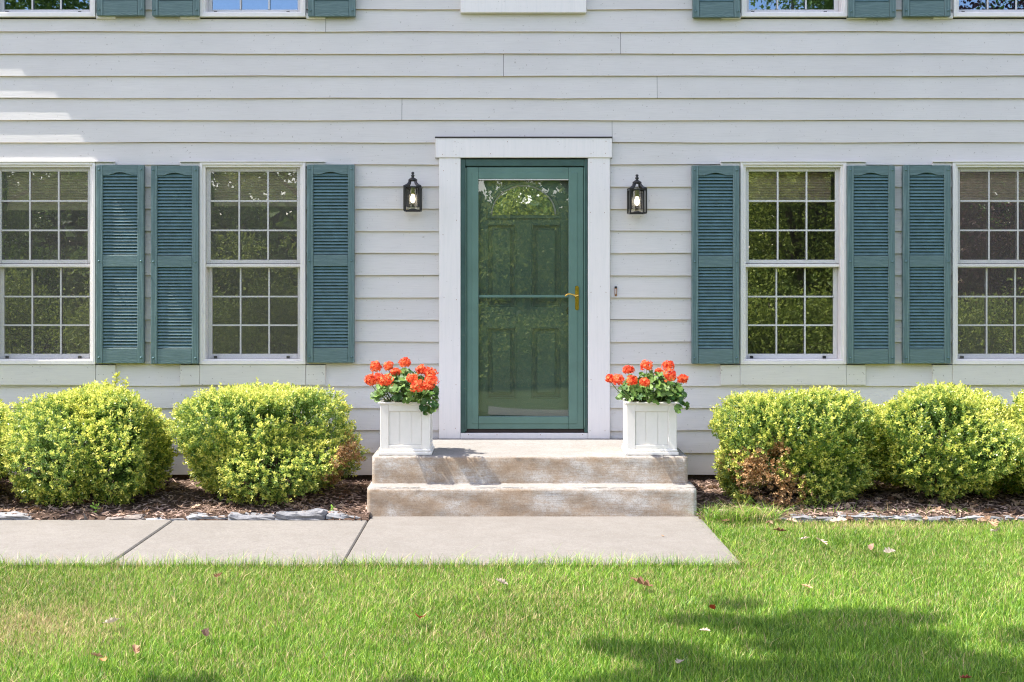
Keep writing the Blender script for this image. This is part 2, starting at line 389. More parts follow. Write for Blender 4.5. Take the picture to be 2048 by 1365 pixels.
def siding():
    V, T, Cc, MI = [], [], [], []
    k = -1; rr = random.Random(5)
    while True:
        z0 = ZB + CO * k; z1 = min(z0 + CO, HZ1); k += 1
        if z0 >= HZ1: break
        if k == 0: z0 += CO * 0.999; continue
        row = k - 1
        def yf(z): return -0.002 - 0.0148 * (1 - (z - z0) / CO)
        cuts = sorted({z0, z1} | {z for r in open_rects for z in r[2:] if z0 < z < z1})
        sx = sorted(PX(s) for s in seams.get(row + 0, []))
        edges = [HX0] + sx + [HX1]
        for bi in range(len(edges) - 1):
            tone = 1 + rr.uniform(-0.025, 0.025)
            wob = [rr.uniform(-0.0018, 0.0018) for _ in range(9)]
            ba, bb = edges[bi] + (0.0015 if bi else 0), edges[bi + 1] - (0.0015 if bi < len(edges) - 2 else 0)
            for ci in range(len(cuts) - 1):
                za, zb = cuts[ci], cuts[ci + 1]; zm = (za + zb) / 2
                iv = [(ba, bb)]
                for (ox0, ox1, oz0, oz1) in open_rects:
                    if oz0 < zm < oz1:
                        nv = []
                        for a, b in iv:
                            if ox1 <= a or ox0 >= b: nv.append((a, b)); continue
                            if a < ox0: nv.append((a, ox0))
                            if b > ox1: nv.append((ox1, b))
                        iv = nv
                for a, b in iv:
                    nseg = max(1, int((b - a) / 0.35)); xs = np.linspace(a, b, nseg + 1)
                    base = len(V)
                    for x in xs:
                        w = 0.0022 * math.sin(x * 2.1 + row * 1.7) + 0.0012 * math.sin(x * 5.3 + row * 3.1)
                        zl = za + (w if ci == 0 else 0)
                        V.append((x, yf(zl) , zl)); V.append((x, yf(zb), zb)); V.append((x, 0.004, zl))
                    Cc += [(tone,) * 3] * (3 * len(xs))
                    for i in range(nseg):
                        p = base + 3 * i
                        T.append((p, p + 3, p + 4, p + 1)); MI.append(0)
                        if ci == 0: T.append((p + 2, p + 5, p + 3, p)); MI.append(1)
    o = np_mesh('siding', V, T, [M['siding_paint'], M['board_edge_bounce']], house, col=np.array(Cc)); o.data.polygons.foreach_set('material_index', np.array(MI, np.int32)); return o
siding()
# sheathing behind the boards and inside face, with real openings
def wall_sheet(name, y, m):
    xs = sorted({HX0 + .01, HX1 - .01} | {v for r in open_rects for v in r[:2]}); zs = sorted({-0.2, HZ1} | {v for r in open_rects for v in r[2:] if -0.2 < v < HZ1})
    V, T = [], []
    for i in range(len(xs) - 1):
        for j in range(len(zs) - 1):
            xm, zm = (xs[i] + xs[i + 1]) / 2, (zs[j] + zs[j + 1]) / 2
            if any(r[0] < xm < r[1] and r[2] < zm < r[3] for r in open_rects if r[1] - r[0] < 0.9 or r[3] - r[2] > .5): continue
            b = len(V); V += [(xs[i], y, zs[j]), (xs[i + 1], y, zs[j]), (xs[i + 1], y, zs[j + 1]), (xs[i], y, zs[j + 1])]; T.append((b, b + 1, b + 2, b + 3))
    return np_mesh(name, V, T, m, house)
wall_sheet('wall_sheathing', 0.010, M['sheathing']); wall_sheet('interior_wall', 0.16, M['room_wall'])
mb = MB()
mb.box(HX0 + .03, HX0 + .05, 0.17, 7, -0.2, HZ1); mb.box(HX1 - .05, HX1 - .03, 0.17, 7, -0.2, HZ1); mb.box(HX0 + .06, HX1 - .06, 6.98, 7, -0.2, HZ1)
mb.build('outer_wall', M['siding_paint'], house)
mb = MB(); mb.box(HX0 + .06, HX1 - .06, 0.18, 6.9, 0.28, 0.36); mb.box(HX0 + .06, HX1 - .06, 0.18, 6.9, 2.95, 3.15); mb.box(HX0 + .06, HX1 - .06, 0.18, 6.9, 5.4, 5.5)
mb.build('room_floor', M['room_floor'], house)
mb = MB(); mb.box(HX0 + .06, HX1 - .06, 4.2, 4.3, 0.37, 2.94); mb.box(HX0 + .06, HX1 - .06, 4.2, 4.3, 3.16, 5.39)
mb.box(-1.3, -1.2, 0.2, 4.19, .37, 2.94); mb.box(1.3, 1.4, .2, 4.19, .37, 2.94)
mb.build('partition_wall', M['room_wall'], house)
mb = MB(); mb.box(HX0 - .02, HX1 + .02, 0.0, 0.15, -0.3, ZB - 0.004); mb.build('foundation', M['soil'], house)
for x0, x1 in ((HX0 - .03, HX0 + .09), (HX1 - .09, HX1 + .03)):
    mb = MB(); mb.box(x0, x1, -0.034, 0.10, ZB - .01, HZ1, .003); mb.build('corner_board', M['trim_paint'], house)
# roof with eave; its left end lets the sun slip along the wall
EAVE_X0, EAVE_Y, EAVE_Z = -4.94, -0.34, 5.55
mb = MB()
mb.prism_xz([(0, 0), (1, 0), (1, 1), (0, 1)], 0, 1); mb.bm.clear()
A = [(EAVE_Y, EAVE_Z), (7.3, EAVE_Z), (7.3, EAVE_Z + .12), (3.5, EAVE_Z + 2.3), (EAVE_Y, EAVE_Z + .12)]
a = [mb.bm.verts.new((EAVE_X0, y, z)) for y, z in A]; b = [mb.bm.verts.new((HX1 + .25, y, z)) for y, z in A]
mb.bm.faces.new(a); mb.bm.faces.new(b[::-1])
for i in range(5): mb.bm.faces.new((a[i], b[i], b[(i + 1) % 5], a[(i + 1) % 5]))
rf = mb.build('roof', M['shingle'], house)
# blank panel above the door
mb = MB(); xa, xb, za = PX(921, -.05), PX(1173, -.05), PZ(25.5, -.05)
mb.box(xa, xb, -0.05, -0.003, za, za + 1.3, .003)
for px in (955, 1140): mb.box(PX(px) - .001, PX(px) + .001, -0.0515, -.05, za + .01, za + 1.28)
mb.build('wall_panel', M['trim_paint'], house)

# windows -----------------------------------------------------------------
def frame_boxes(mb, x0, x1, z0, z1, w, y0, y1, bev=0.002, wb=None, wt=None):
    wb = w if wb is None else wb; wt = w if wt is None else wt
    mb.box(x0, x0 + w, y0, y1, z0, z1, bev); mb.box(x1 - w, x1, y0, y1, z0, z1, bev)
    mb.box(x0 + w, x1 - w, y0 + .0008, y1, z0, z0 + wb, bev); mb.box(x0 + w, x1 - w, y0 + .0008, y1, z1 - wt, z1, bev)
U = 1 / 258.0
def make_window(upper=False):
    """local origin: lower-left corner of the outer frame, on the wall plane"""
    mb = MB(); frame_boxes(mb, 0, WW, 0, WH, 6 * U, -0.040, 0.15, .002, wb=8 * U, wt=5 * U)
    frame_boxes(mb, 6.05 * U, WW - 6.05 * U, 8.05 * U, WH - 5.05 * U, 5 * U, -0.026, 0.145, .0015, wb=2.5 * U, wt=4.5 * U)
    w = mb.build('window', M['window_vinyl'], house)
    def sash(x0, x1, z0, z1, y, st, top, bot, gl_off):
        mb = MB(); frame_boxes(mb, x0, x1, z0, z1, st, y, y + .035, .003, wb=bot, wt=top)
        gx0, gx1, gz0, gz1 = x0 + st, x1 - st, z0 + bot, z1 - top
        s = mb.build('sash', M['sash_vinyl'], w)
        mb = MB()
        for k in (1, 2):
            x = gx0 + (gx1 - gx0) * k / 3; mb.box(x - 1.6 * U, x + 1.6 * U, y - .004, y + .003, gz0, gz1)
            z = gz0 + (gz1 - gz0) * k / 3
            for q in range(3):
                xa, xb = gx0 + (gx1 - gx0) * q / 3 + 1.6 * U * (q > 0), gx0 + (gx1 - gx0) * (q + 1) / 3 - 1.6 * U * (q < 2)
                mb.box(xa, xb, y - .0035, y + .0025, z - 1.6 * U, z + 1.6 * U)
        mb.build('muntins', M['sash_vinyl'], w)
        np_mesh('pane', [(gx0, y + .012, gz0), (gx1, y + .012, gz0), (gx1, y + .012, gz1), (gx0, y + .012, gz1)], [(0, 1, 2, 3)], M['sky_tint_glass' if upper else 'window_glass'], w)
        return s
    H = WH
    sash(11.2 * U, WW - 11.2 * U, H - (527 - 326) * U, H - 9.8 * U, 0.012, 8 * U, 7.5 * U, 7 * U, not upper)
    sash(11.2 * U, WW - 11.2 * U, 10.6 * U, H - (529 - 326) * U, 0.062, 8.5 * U, 7 * U, 9.5 * U, not upper)
    if not upper:
        qa, qb, qc, qd = 11.06 * U, WW - 11.06 * U, 10.56 * U, H - 9.6 * U; np_mesh('insect_screen', [(qa, -.021, qc), (qb, -.021, qc), (qb, -.021, qd), (qa, -.021, qd)], [(0, 1, 2, 3)], M['screen_mesh'], w)
    mb = MB(); mb.box(11.1 * U, WW - 11.1 * U, 0.002, 0.060, H - (534.5 - 326) * U, H - (528 - 326) * U, .003); mb.build('meeting_rail', M['window_vinyl'], w)
    for px in (27, 173):
        mb = MB(); mb.box((px - 3) * U, (px + 3) * U, .045, .0618, 10.8 * U, 16 * U, .001); mb.build('latch_tab', M['black_plastic'], w)
    if not upper:
        mb = MB(); mb.box(-BOARD, WW + BOARD, -0.046, 0.008, H + .0005, H + 2 * U, .001)
        mb.box(-BOARD, -.0015, -0.030, 0.008, H - 8 * U, H, .002); mb.box(WW + .0015, WW + BOARD, -0.030, 0.008, H - 8 * U, H, .002)
        mb.build('drip_cap', M['board_paint'], w)
        for a, b, y in ((-BOARD, -.3 * U, -.028), (.3 * U, WW - .3 * U, -.031), (WW + .3 * U, WW + BOARD, -.028)):
            mb = MB(); mb.box(a, b, y, 0.008, -41 * U, -.8 * U, .002); mb.build('apron_board', M['board_paint'], w)
    else:
        for a, b in ((-BOARD, -.002), (WW + .002, WW + BOARD)):
            mb = MB(); mb.box(a, b, -0.03, 0.008, -3 * U, .03, .002); mb.build('mounting_board', M['trim_paint'], w)
    return w
def make_blind(w, drop):
    z1 = WH - 17 * U; n = int(drop / .019); V, T = [], []
    xa, xb = 21 * U, WW - 21 * U
    for i in range(n * 2 + 1):
        y = .118 + (.008 if i % 2 else -.004); z = z1 - drop * i / (n * 2)
        V += [(xa, y, z), (xb, y, z)]
    for i in range(n * 2): T.append((2 * i, 2 * i + 1, 2 * i + 3, 2 * i + 2))
    np_mesh('blind', V, T, M['blind_fabric'], w)
    mb = MB(); mb.box(xa, xb, .110, .128, z1 - drop - .035, z1 - drop - .001, .002); mb.build('blind_rail', M['blind_fabric'], w)
wlo = make_window(False); wup = make_window(True)
drops = [0.26, 0.23, 0.20, 0.20]
copies = []
for i in range(4): copies.append(wlo if i == 0 else None)
protos = [wlo, wup]
for i, (x, z) in enumerate(wins):
    p = wlo if i < 4 else wup
    w = p if i in (0, 4) else tree_copy(p, house)
    copies.append((w, i)); w.location = (x, 0, z)
for w, i in [c for c in copies if isinstance(c, tuple)]:
    if i < 4: make_blind(w, drops[i])
    else: make_blind(w, 0.55)
    if i == 2:
        for ch in [c for c in SC.objects if c.parent == w and c.name.startswith('insect_screen')]: bpy.data.objects.remove(ch)

# shutters ------------------------------------------------------------------
SW, SH = 94 * U, 394 * U
def make_shutter():
    """origin lower-left corner on the wall; front at -0.062"""
    y0, y1 = -0.066, -0.018
    st = 12.6 * U
    mb = MB()
    mb.box(0, st, y0, y1, 0, SH, .003, 0); mb.box(SW - st, SW, y0, y1, 0, SH, .003, 0)
    yb = y0 + .0025
    mb.box(st + .001, SW - st - .001, yb, y1, 0, 30 * U, .002, 1)
    mb.box(st + .001, SW - st - .001, yb, y1, SH - 202 * U, SH - 179 * U, .002, 1)
    # top rail with an arched lower edge
    xa, xb = st + .001, SW - st - .001; zt = SH; zl = SH - 19.5 * U
    pts = [(xa, zl)]
    for t in np.linspace(0, 1, 15):
        x = xa + (xb - xa) * (0.16 + 0.68 * t); pts.append((x, zl + 5.2 * U * math.sin(math.pi * t) ** 1.3))
    pts += [(xb, zl), (xb, zt), (xa, zt)]
    mb.prism_xz(pts, yb, y1, 1)
    s = mb.build('shutter', [M['shutter_stile'], M['shutter_rail']], house)
    # louvres: sloping slats, one surface in the photo
    mb = MB(); pitch = 6.55 * U
    for z0, z1 in ((30 * U, SH - 202 * U), (SH - 179 * U, SH - 17 * U)):
        n = round((z1 - z0) / pitch); p = (z1 - z0) / n
        for i in range(n):
            zb = z0 + i * p
            pr = [(y0 + .007, zb + .20 * p), (y0 + .006, zb + .30 * p), (y0 + .023, zb + 1.12 * p), (y0 + .026, zb + 1.04 * p)]
            if zb + 1.2 * p > z1 + .004 and i == n - 1 and z1 < SH * .6: pr = [(a, min(b, z1)) for a, b in pr]
            va = [mb.bm.verts.new((st + .0005, a, b)) for a, b in pr]; vb = [mb.bm.verts.new((SW - st - .0005, a, b)) for a, b in pr]
            for j in range(4): mb.bm.faces.new((va[j], vb[j], vb[(j + 1) % 4], va[(j + 1) % 4]))
    mb.build('louvers', M['louver_paint'], s)
    np_mesh('back_panel', [(st, -.022, 28 * U), (SW - st, -.022, 28 * U), (SW - st, -.022, SH - 12 * U), (st, -.022, SH - 12 * U)], [(0, 1, 2, 3)], M['frame_paint'], s)
    b0 = None
    for zz in (11.5 * U, SH - 191 * U, SH - 9 * U):
        for xx in (5.2 * U, SW - 5.2 * U):
            if b0 is None:
                mb = MB(); mb.lathe([(0.0001, .0105), (.004, .0095), (.0072, .005), (.0078, 0)], 12, axis='y'); b0 = mb.build('bolt', M['louver_paint'], s); c = b0
            else:
                c = b0.copy(); COL.objects.link(c); c.parent = s
            c.location = (xx, y0, zz)
    return s
sh0 = make_shutter()
sh_px = [(193, 727), (302, 728), (614, 726), (1384, 728), (1695, 728), (1806.5, 727.5), (-112, 727), (2117, 728), (193.5, 31.5), (304, 32), (616, 33), (1386, 35), (1697, 35), (1806.5, 33), (2117, 33)]
for i, (px, py) in enumerate(sh_px):
    s = sh0 if i == 0 else tree_copy(sh0, house)
    s.location = (PX(px, -.06), 0, PZ(py, -.06))

# door ------------------------------------------------------------------------
T_F = -0.038
mb = MB()
mb.box(PX(878, T_F), PX(921, T_F) , T_F, 0.02, PZ(877), PZ(317.2), .003)
mb.box(PX(1176, T_F), PX(1220, T_F), T_F, 0.02, PZ(877), PZ(317.2), .003)
dt = mb.build('door_trim', M['trim_paint'], house)
mb = MB(); mb.box(PX(871, -.045), PX(1224, -.045), -.047, .02, PZ(317), PZ(278), .003); mb.build('door_header', M['trim_paint'], house)
mb = MB(); mb.box(PX(870, -.05), PX(1225, -.05), -.053, .0, PZ(277.5), PZ(275.2), .001); mb.build('drip_edge', M['sheathing'], house)
mb = MB(); mb.box(PX(921.5), PX(1175), -.034, .03, PZ(877), PZ(866), .002); mb.build('door_sill', M['trim_paint'], house)
# nail heads on the trim
nails = [(887, 342), (912, 328), (886, 470), (913, 441), (913, 600), (888, 595), (912, 770), (888, 860), (911, 857), (1182, 325), (1208, 327), (1181, 425), (1209, 426), (1182, 585), (1212, 585), (1182, 760), (1210, 862), (1180, 862)]
nails_h = [(885, 309), (912, 310), (981, 308), (1182, 308), (1211, 307), (1015, 284), (1116, 284), (1212, 283), (910, 284)]
nail0 = None
for px, py, y in [(p, q, T_F) for p, q in nails] + [(p, q, -.047) for p, q in nails_h] + [(p, 870, -.034) for p in (937, 994, 1081, 1165)]:
    if nail0 is None:
        mb = MB(); mb.lathe([(.0001, .0012), (.0028, .001), (.003, 0)], 8, axis='y'); nail0 = mb.build('nail_head', M['bronze'], dt); c = nail0
    else: c = nail0.copy(); COL.objects.link(c); c.parent = dt
    c.location = (PX(px, y), y, PZ(py, y))
mb = MB()
fx0, fx1, fz0, fz1 = PX(921.2), PX(1175.3), PZ(865), PZ(319.5)
mb.box(fx0, fx0 + 9.5 * U, -.026, .14, fz0, fz1, .003); mb.box(fx1 - 7 * U, fx1, -.026, .14, fz0, fz1, .003)
mb.box(fx0 + 9.6 * U, fx1 - 7.1 * U, -.024, .14, fz1 - 14 * U, fz1, .004)
df = mb.build('door_frame', M['frame_paint'], house)
mb = MB(); mb.box(PX(932), PX(1168), -.008, .12, PZ(866), PZ(858.6), .001); mb.build('door_sweep', M['door_gap'], df)
mb = MB(); mb.box(PX(931.2), PX(933), -.033, -.02, PZ(862), PZ(337), .0008); mb.box(PX(1167.6), PX(1169.4), -.033, -.02, PZ(855), PZ(337), .0008); mb.build('hinge_strip', M['door_paint'], df)
# storm door
sd0, sd1, sz0, sz1 = PX(933.5), PX(1167), PZ(858), PZ(335.5)
gx0, gx1, gz0, gz1 = PX(957), PX(1137), PZ(833), PZ(359)
mb = MB(); Y0, Y1 = -.022, .018
mb.box(sd0, gx0, Y0, Y1, sz0, sz1, .004); mb.box(gx1, sd1, Y0, Y1, sz0, sz1, .004)
mb.box(gx0 + .0005, gx1 - .0005, Y0 + .0006, Y1, sz0, gz0, .004); mb.box(gx0 + .0005, gx1 - .0005, Y0 + .0006, Y1, gz1, sz1, .004)
r = 6 * U  # raised inner bead
for (a, b, c, d) in ((sd0 + 11 * U, gx0 - .001, sz0 + 11 * U, sz1 - 10 * U), (gx1 + .001, sd1 - 13 * U, sz0 + 11 * U, sz1 - 10 * U)):
    mb.box(a, b, Y0 - .005, Y0 + .001, c, d, .002)
mb.box(gx0 + .0004, gx1 - .0004, Y0 - .0045, Y0 + .001, sz0 + 11 * U, gz0 - .001, .002)
mb.box(gx0 + .0004, gx1 - .0004, Y0 - .0045, Y0 + .001, gz1 + .001, sz1 - 10 * U, .002)
sd = mb.build('storm_door', M['door_paint'], house)
np_mesh('pane', [(gx0, .002, gz0), (gx1, .002, gz0), (gx1, .002, gz1), (gx0, .002, gz1)], [(0, 1, 2, 3)], M['door_glass'], sd)
mb = MB(); mb.box(gx0 + .001, gx1 - .001, -.010, .0015, PZ(595.5), PZ(590.5), .0015); mb.build('glass_bar', M['door_paint'], sd)
mb = MB(); mb.box(gx0 + .001, gx1 - .001, Y0 - .002, .0018, gz1 - 2.2 * U, gz1 - .0005, .0008); mb.build('glass_stop', M['sash_vinyl'], sd)
# lever handle
hx, hy = PX(1153.5), Y0
mb = MB()
zt, zb = PZ(572), PZ(621); hw = 3.7 * U; pts = []
for t in np.linspace(0, math.pi, 9): pts.append((hx + hw * math.cos(t), zt - hw + hw * math.sin(t)))
for t in np.linspace(math.pi, 2 * math.pi, 9): pts.append((hx + hw * math.cos(t), zb + hw + hw * math.sin(t)))
mb.prism_xz(pts, hy - .006, hy - .0002)
pi_ = [(hx + (x - hx) * .62, (zt + zb) / 2 + (z - (zt + zb) / 2) * .93) for x, z in pts]; mb.prism_xz(pi_, hy - .009, hy - .0055)
lv = [(1154, 591, -.004), (1154, 591, -.038), (1150, 592.5, -.044), (1145, 589.5, -.045), (1138, 588.2, -.045), (1133, 589.5, -.044), (1129.5, 592.5, -.043)]
mb.tube([(PX(a), hy + y, PZ(b)) for a, b, y in lv], [.011, .010, .0075, .006, .0055, .0055, .0065], 10)
mb.build('lever_handle', M['brass'], sd)
# inner entry door with raised panels and a half-round light
ed_y = .062
mb = MB()
def inv(px): return PX(px, ed_y)
def inz(py): return PZ(py, ed_y)
ex0, ex1, ez0, ez1 = fx0 + 9.7 * U, fx1 - 7.2 * U, fz0 + .03, fz1 - 14.2 * U
mb.box(ex0, ex1, ed_y + .032, ed_y + .060, ez0, ez1)
for a, b in ((ex0, inv(975)), (inv(1031), inv(1064)), (inv(1120), ex1)): mb.box(a, b, ed_y, ed_y + .0319, ez0, ez1)
for a, b in ((975, 1031), (1064, 1120)):
    for c, d in ((ez0, inz(796)), (inz(656), inz(612)), (inz(450), ez1)): mb.box(inv(a) + .0002, inv(b) - .0002, ed_y + .0001, ed_y + .0319, c, d)
ed = mb.build('entry_door', M['inner_door_paint'], house)
for (a, b, c, d) in ((975, 1031, 612, 450), (1064, 1120, 612, 450), (975, 1031, 796, 656), (1064, 1120, 796, 656)):
    x0, x1, z0, z1 = inv(a), inv(b), inz(c), inz(d)
    mb = MB(); frame_boxes(mb, x0 - .006, x1 + .006, z0 - .006, z1 + .006, .013, ed_y - .009, ed_y + .0315, .004)
    mb.box(x0 + .026, x1 - .026, ed_y + .001, ed_y + .0318, z0 + .026, z1 - .026, .017); mb.build('door_panel', M['inner_door_paint'], ed)
cx, cz, R1, R0 = inv(1047), inz(431), .288, .252
mb = MB(); n = 28
ring = []
for i in range(n + 1):
    t = math.pi * i / n
    ring.append([mb.bm.verts.new((cx + r_ * math.cos(t), y_, cz + r_ * .92 * math.sin(t))) for r_, y_ in ((R1, ed_y - .0005), (R1 - .006, ed_y - .024), (R0 + .008, ed_y - .024), (R0, ed_y - .003))])
for a, b in zip(ring, ring[1:]):
    for j in range(3): mb.bm.faces.new((a[j], b[j], b[j + 1], a[j + 1]))
mb.box(cx - R1, cx + R1, ed_y - .024, ed_y - .0004, cz - .028, cz - .001, .004)
mb.build('fanlight_moulding', M['inner_door_paint'], ed)
mb = MB(); mb.poly([(cx + R0 * math.cos(t), ed_y - .002, cz + R0 * .92 * math.sin(t)) for t in np.linspace(0, math.pi, 29)])
mb.bm.faces.ensure_lookup_table()
m, nt, out = mat('dark_glass'); pbsdf(nt, out, (0.01, 0.012, 0.012), 0.02, normal=bump(nt, noise(nt, (1, 1, 1), 3, 2), .1, .01), spec=0.9); glass_mat('fan_glass', 0.45); M['dark_glass'] = M['fan_glass']
mb.build('fanlight', M['dark_glass'], ed)
mb = MB(); mb.tube([(cx + (R0 - .002) * math.cos(t), ed_y - .0045, cz + (R0 - .002) * .92 * math.sin(t)) for t in np.linspace(0.01, math.pi - .01, 36)], .0075, 6); mb.build('fanlight_bead', M['window_vinyl'], ed)
mb = MB(); c = (inv(1141.5), ed_y, inz(622))
mb.lathe([(.036, 0), (.036, .006), (.014, .010), (.012, .030), (.026, .036), (.031, .048), (.024, .058), (.0001, .061)], 20, c=c, axis='y'); mb.build('door_knob', M['brass'], ed)
# doorbell button beside the trim
dbx, dbz = PX(1231.5, -.02), PZ(582, -.02)
mb = MB(); mb.box(dbx - .0085, dbx + .0085, -.026, -.006, dbz - .041, dbz + .034, .004); db = mb.build('doorbell', M['bronze'], house)
mb = MB(); mb.box(dbx - .0035, dbx + .0035, -.031, -.0258, dbz - .028, dbz + .015, .002); mb.build('bell_button', M['sash_vinyl'], db)
mb = MB(); mb.box(dbx - .0088, dbx + .0088, -.0285, -.0262, dbz + .020, dbz + .0345, .001); mb.build('bell_cap', M['black_plastic'], db)

# ------------------------------------------------------------------ wall lanterns
def make_lantern():
    """origin: wall point at the middle of the cage; cage 0.132 square, 0.172 tall"""
    e = empty('wall_lantern')
    w, d, h, yc = .066, .062, .090, -.098
    P = .0088
    mb = MB()
    for sx in (-1, 1):
        for sy in (-1, 1):
            x, y = sx * (w - P / 2), yc + sy * (d - P / 2); mb.box(x - P / 2 - .002, x + P / 2 + .002, y - P / 2 - .002, y + P / 2 + .002, -h, h, .0015)
            mb.lathe([(.0045, h), (.006, h + .006), (.005, h + .012), (.0001, h + .014)], 8, c=(x, y, 0))
    for z in (-h, h):
        s = P * .5
        for sy in (-1, 1): mb.box(-w + P, w - P, yc + sy * (d - P / 2) - s, yc + sy * (d - P / 2) + s, z - s, z + s, .001)
        for sx in (-1, 1): mb.box(sx * (w - P / 2) - s, sx * (w - P / 2) + s, yc - d + P, yc + d - P, z - s - .0005, z + s + .0005, .001)
    mb.build('cage', M['black_metal'], e)
    mb = MB()
    for sx in (-1, 1):
        for sy in (-1, 1):
            pts = [(sx * w * .95, yc + sy * d * .95, h + .003), (sx * w * .62, yc + sy * d * .62, h + .012), (sx * w * .40, yc + sy * d * .40, h + .030), (sx * w * .30, yc + sy * d * .30, h + .052)]
            mb.tube(pts, [.010, .0125, .0125, .010], 6)
    mb.lathe([(.0001, h + .046), (.027, h + .046), (.036, h + .052), (.034, h + .060), (.022, h + .069), (.011, h + .075), (.009, h + .080), (.0145, h + .086), (.0135, h + .094), (.007, h + .100), (.0125, h + .107), (.010, h + .116), (.0001, h + .120)], 16, c=(0, yc, 0))
    mb.build('roof_cap', M['black_metal'], e)
    mb = MB(); mb.box(-.055, .055, -.034, -.012, -.055, .095, .004); mb.box(-.012, .012, yc + d - .002, -.03, .070, .092, .002); mb.build('back_plate', M['black_metal'], e)
    mb = MB(); k = 24
    for i in range(k):
        t0, t1 = 2 * math.pi * i / k, 2 * math.pi * (i + 1) / k; ra, rb = (.044, .0415) if i % 2 else (.0415, .044)
        mb.poly([(ra * math.cos(t0), yc + ra * math.sin(t0), -h + .008), (rb * math.cos(t1), yc + rb * math.sin(t1), -h + .008), (rb * math.cos(t1), yc + rb * math.sin(t1), h - .008), (ra * math.cos(t0), yc + ra * math.sin(t0), h - .008)])
    mb.build('glass_shade', M['lamp_glass'], e)
    mb = MB(); mb.lathe([(.0001, h - .002), (.016, h - .002), (.016, h - .046), (.013, h - .052), (.0001, h - .052)], 14, c=(0, yc, 0)); mb.build('socket', M['socket_brass'], e)
    mb = MB(); mb.lathe([(.010, .037), (.011, .030), (.017, .012), (.0185, -.002), (.016, -.016), (.009, -.027), (.0001, -.031)], 14, c=(0, yc, 0)); mb.build('bulb', M['lit_bulb'], e)
    mb = MB(); mb.lathe([(.0001, -h + .004), (.030, -h + .004), (.030, -h + .012), (.012, -h + .018), (.0001, -h + .018)], 14, c=(0, yc, 0)); mb.build('base_disc', M['black_metal'], e)
    return e
la = make_lantern(); la.location = (PX(825.5, -.1), 0, PZ(398.5, -.1))
tag(la, 'black wall lantern with lit bulb, on the siding left of the door', 'wall lamp', 'lanterns flanking the door')
lb = tree_copy(la); lb.location = (PX(1272.5, -.1), 0, PZ(403.5, -.1)); lb.rotation_euler.z = math.radians(3.5)
tag(lb, 'black wall lantern with lit bulb, on the siding above the doorbell', 'wall lamp', 'lanterns flanking the door')

# ------------------------------------------------------------------ front steps
SX0, SX1 = PX(744.5, -1.09), PX(1375, -1.09)
LX0, LX1 = PX(734.5, -1.31), PX(1392.5, -1.31)
steps = empty('front_steps', (0.2, -0.7, 0)); tag(steps, 'two concrete front steps with brown stained risers below the green door', 'steps')
def step_block(name, x0, x1, yb, yf, z0, z1, batter):
    nxs = 90; prof = [(yb, z0), (yb, z1)]
    rr = .016
    ts = [0, 30, 60, 90]
    prof = [(yb, z1)] + [(yb + (yf - yb) * f, z1 - .004 * f) for f in (.25, .5, .75, .95)]
    top = z1 - .004
    for a in ts: prof.append((yf + rr - rr * math.sin(math.radians(a)), top - rr + rr * math.cos(math.radians(a))))
    for f in np.linspace(.1, 1, 8): prof.append((yf - batter * (top - rr - z0) * f, (top - rr) + (z0 - top + rr) * f))
    xs = np.linspace(x0, x1, nxs); V = []; rngl = np.random.default_rng(int(z1 * 1000))
    for x in xs:
        for j, (y, z) in enumerate(prof):
            jy = .0018 * math.sin(x * 9 + z * 40) + rngl.normal(0, .0010); jz = rngl.normal(0, .0007)
            V.append((x, y + jy * (j > 4), z + (jz if j > 0 else 0)))
    P_ = len(prof); T = [(i * P_ + j, i * P_ + j + 1, (i + 1) * P_ + j + 1, (i + 1) * P_ + j) for i in range(nxs - 1) for j in range(P_ - 1)]
    V = np.array(V)
    ob = np_mesh(name, V - np.array([0.2, -0.7, 0]), T, M['step_concrete'], steps, smooth=True)
    # end faces
    mb = MB()
    for xe in (x0, x1):
        base = 0 if xe == x0 else (nxs - 1) * P_
        ps = [tuple(V[base + j] - np.array([0.2, -0.7, 0])) for j in range(P_)] + [(xe - .2, yb + .7, z0)]
        mb.poly(ps)
    me = bpy.data.meshes.new('t'); mb.bm.to_mesh(me); mb.bm.free()
    b = bmesh.new(); b.from_mesh(ob.data); b.from_mesh(me); bmesh.ops.remove_doubles(b, verts=b.verts, dist=1e-5); bmesh.ops.recalc_face_normals(b, faces=b.faces); b.to_mesh(ob.data); b.free(); bpy.data.meshes.remove(me)
    return ob
step_block('landing', SX0, SX1, -0.016, -1.09, 0.10, 0.378, .085)
step_block('lower_step', LX0, LX1, -1.02, -1.315, -0.02, 0.190, .085)

# ------------------------------------------------------------------ leaf tools
def unit(v): return v / np.maximum(np.linalg.norm(v, axis=1, keepdims=True), 1e-9)
def leaf_mesh(P, D, L, W, C, fold=0.25, up=None):
    """folded diamond leaves; returns V,T,col"""
    n = len(P); R = unit(RNG.normal(size=(n, 3)) if up is None else up + RNG.normal(size=(n, 3)) * .35)
    S = unit(np.cross(D, R)); Nn = np.cross(S, D)
    L = np.asarray(L)[:, None]; W = np.asarray(W)[:, None]
    mid = P + D * L * .55
    V = np.stack([P, mid + S * W / 2 + Nn * W * fold, P + D * L, mid - S * W / 2 + Nn * W * fold], 1).reshape(-1, 3)
    b = np.arange(n)[:, None] * 4
    T = np.concatenate([b + [0, 1, 2], b + [0, 2, 3]], 1).reshape(-1, 3)
    return V, T, np.repeat(C, 4, 0)

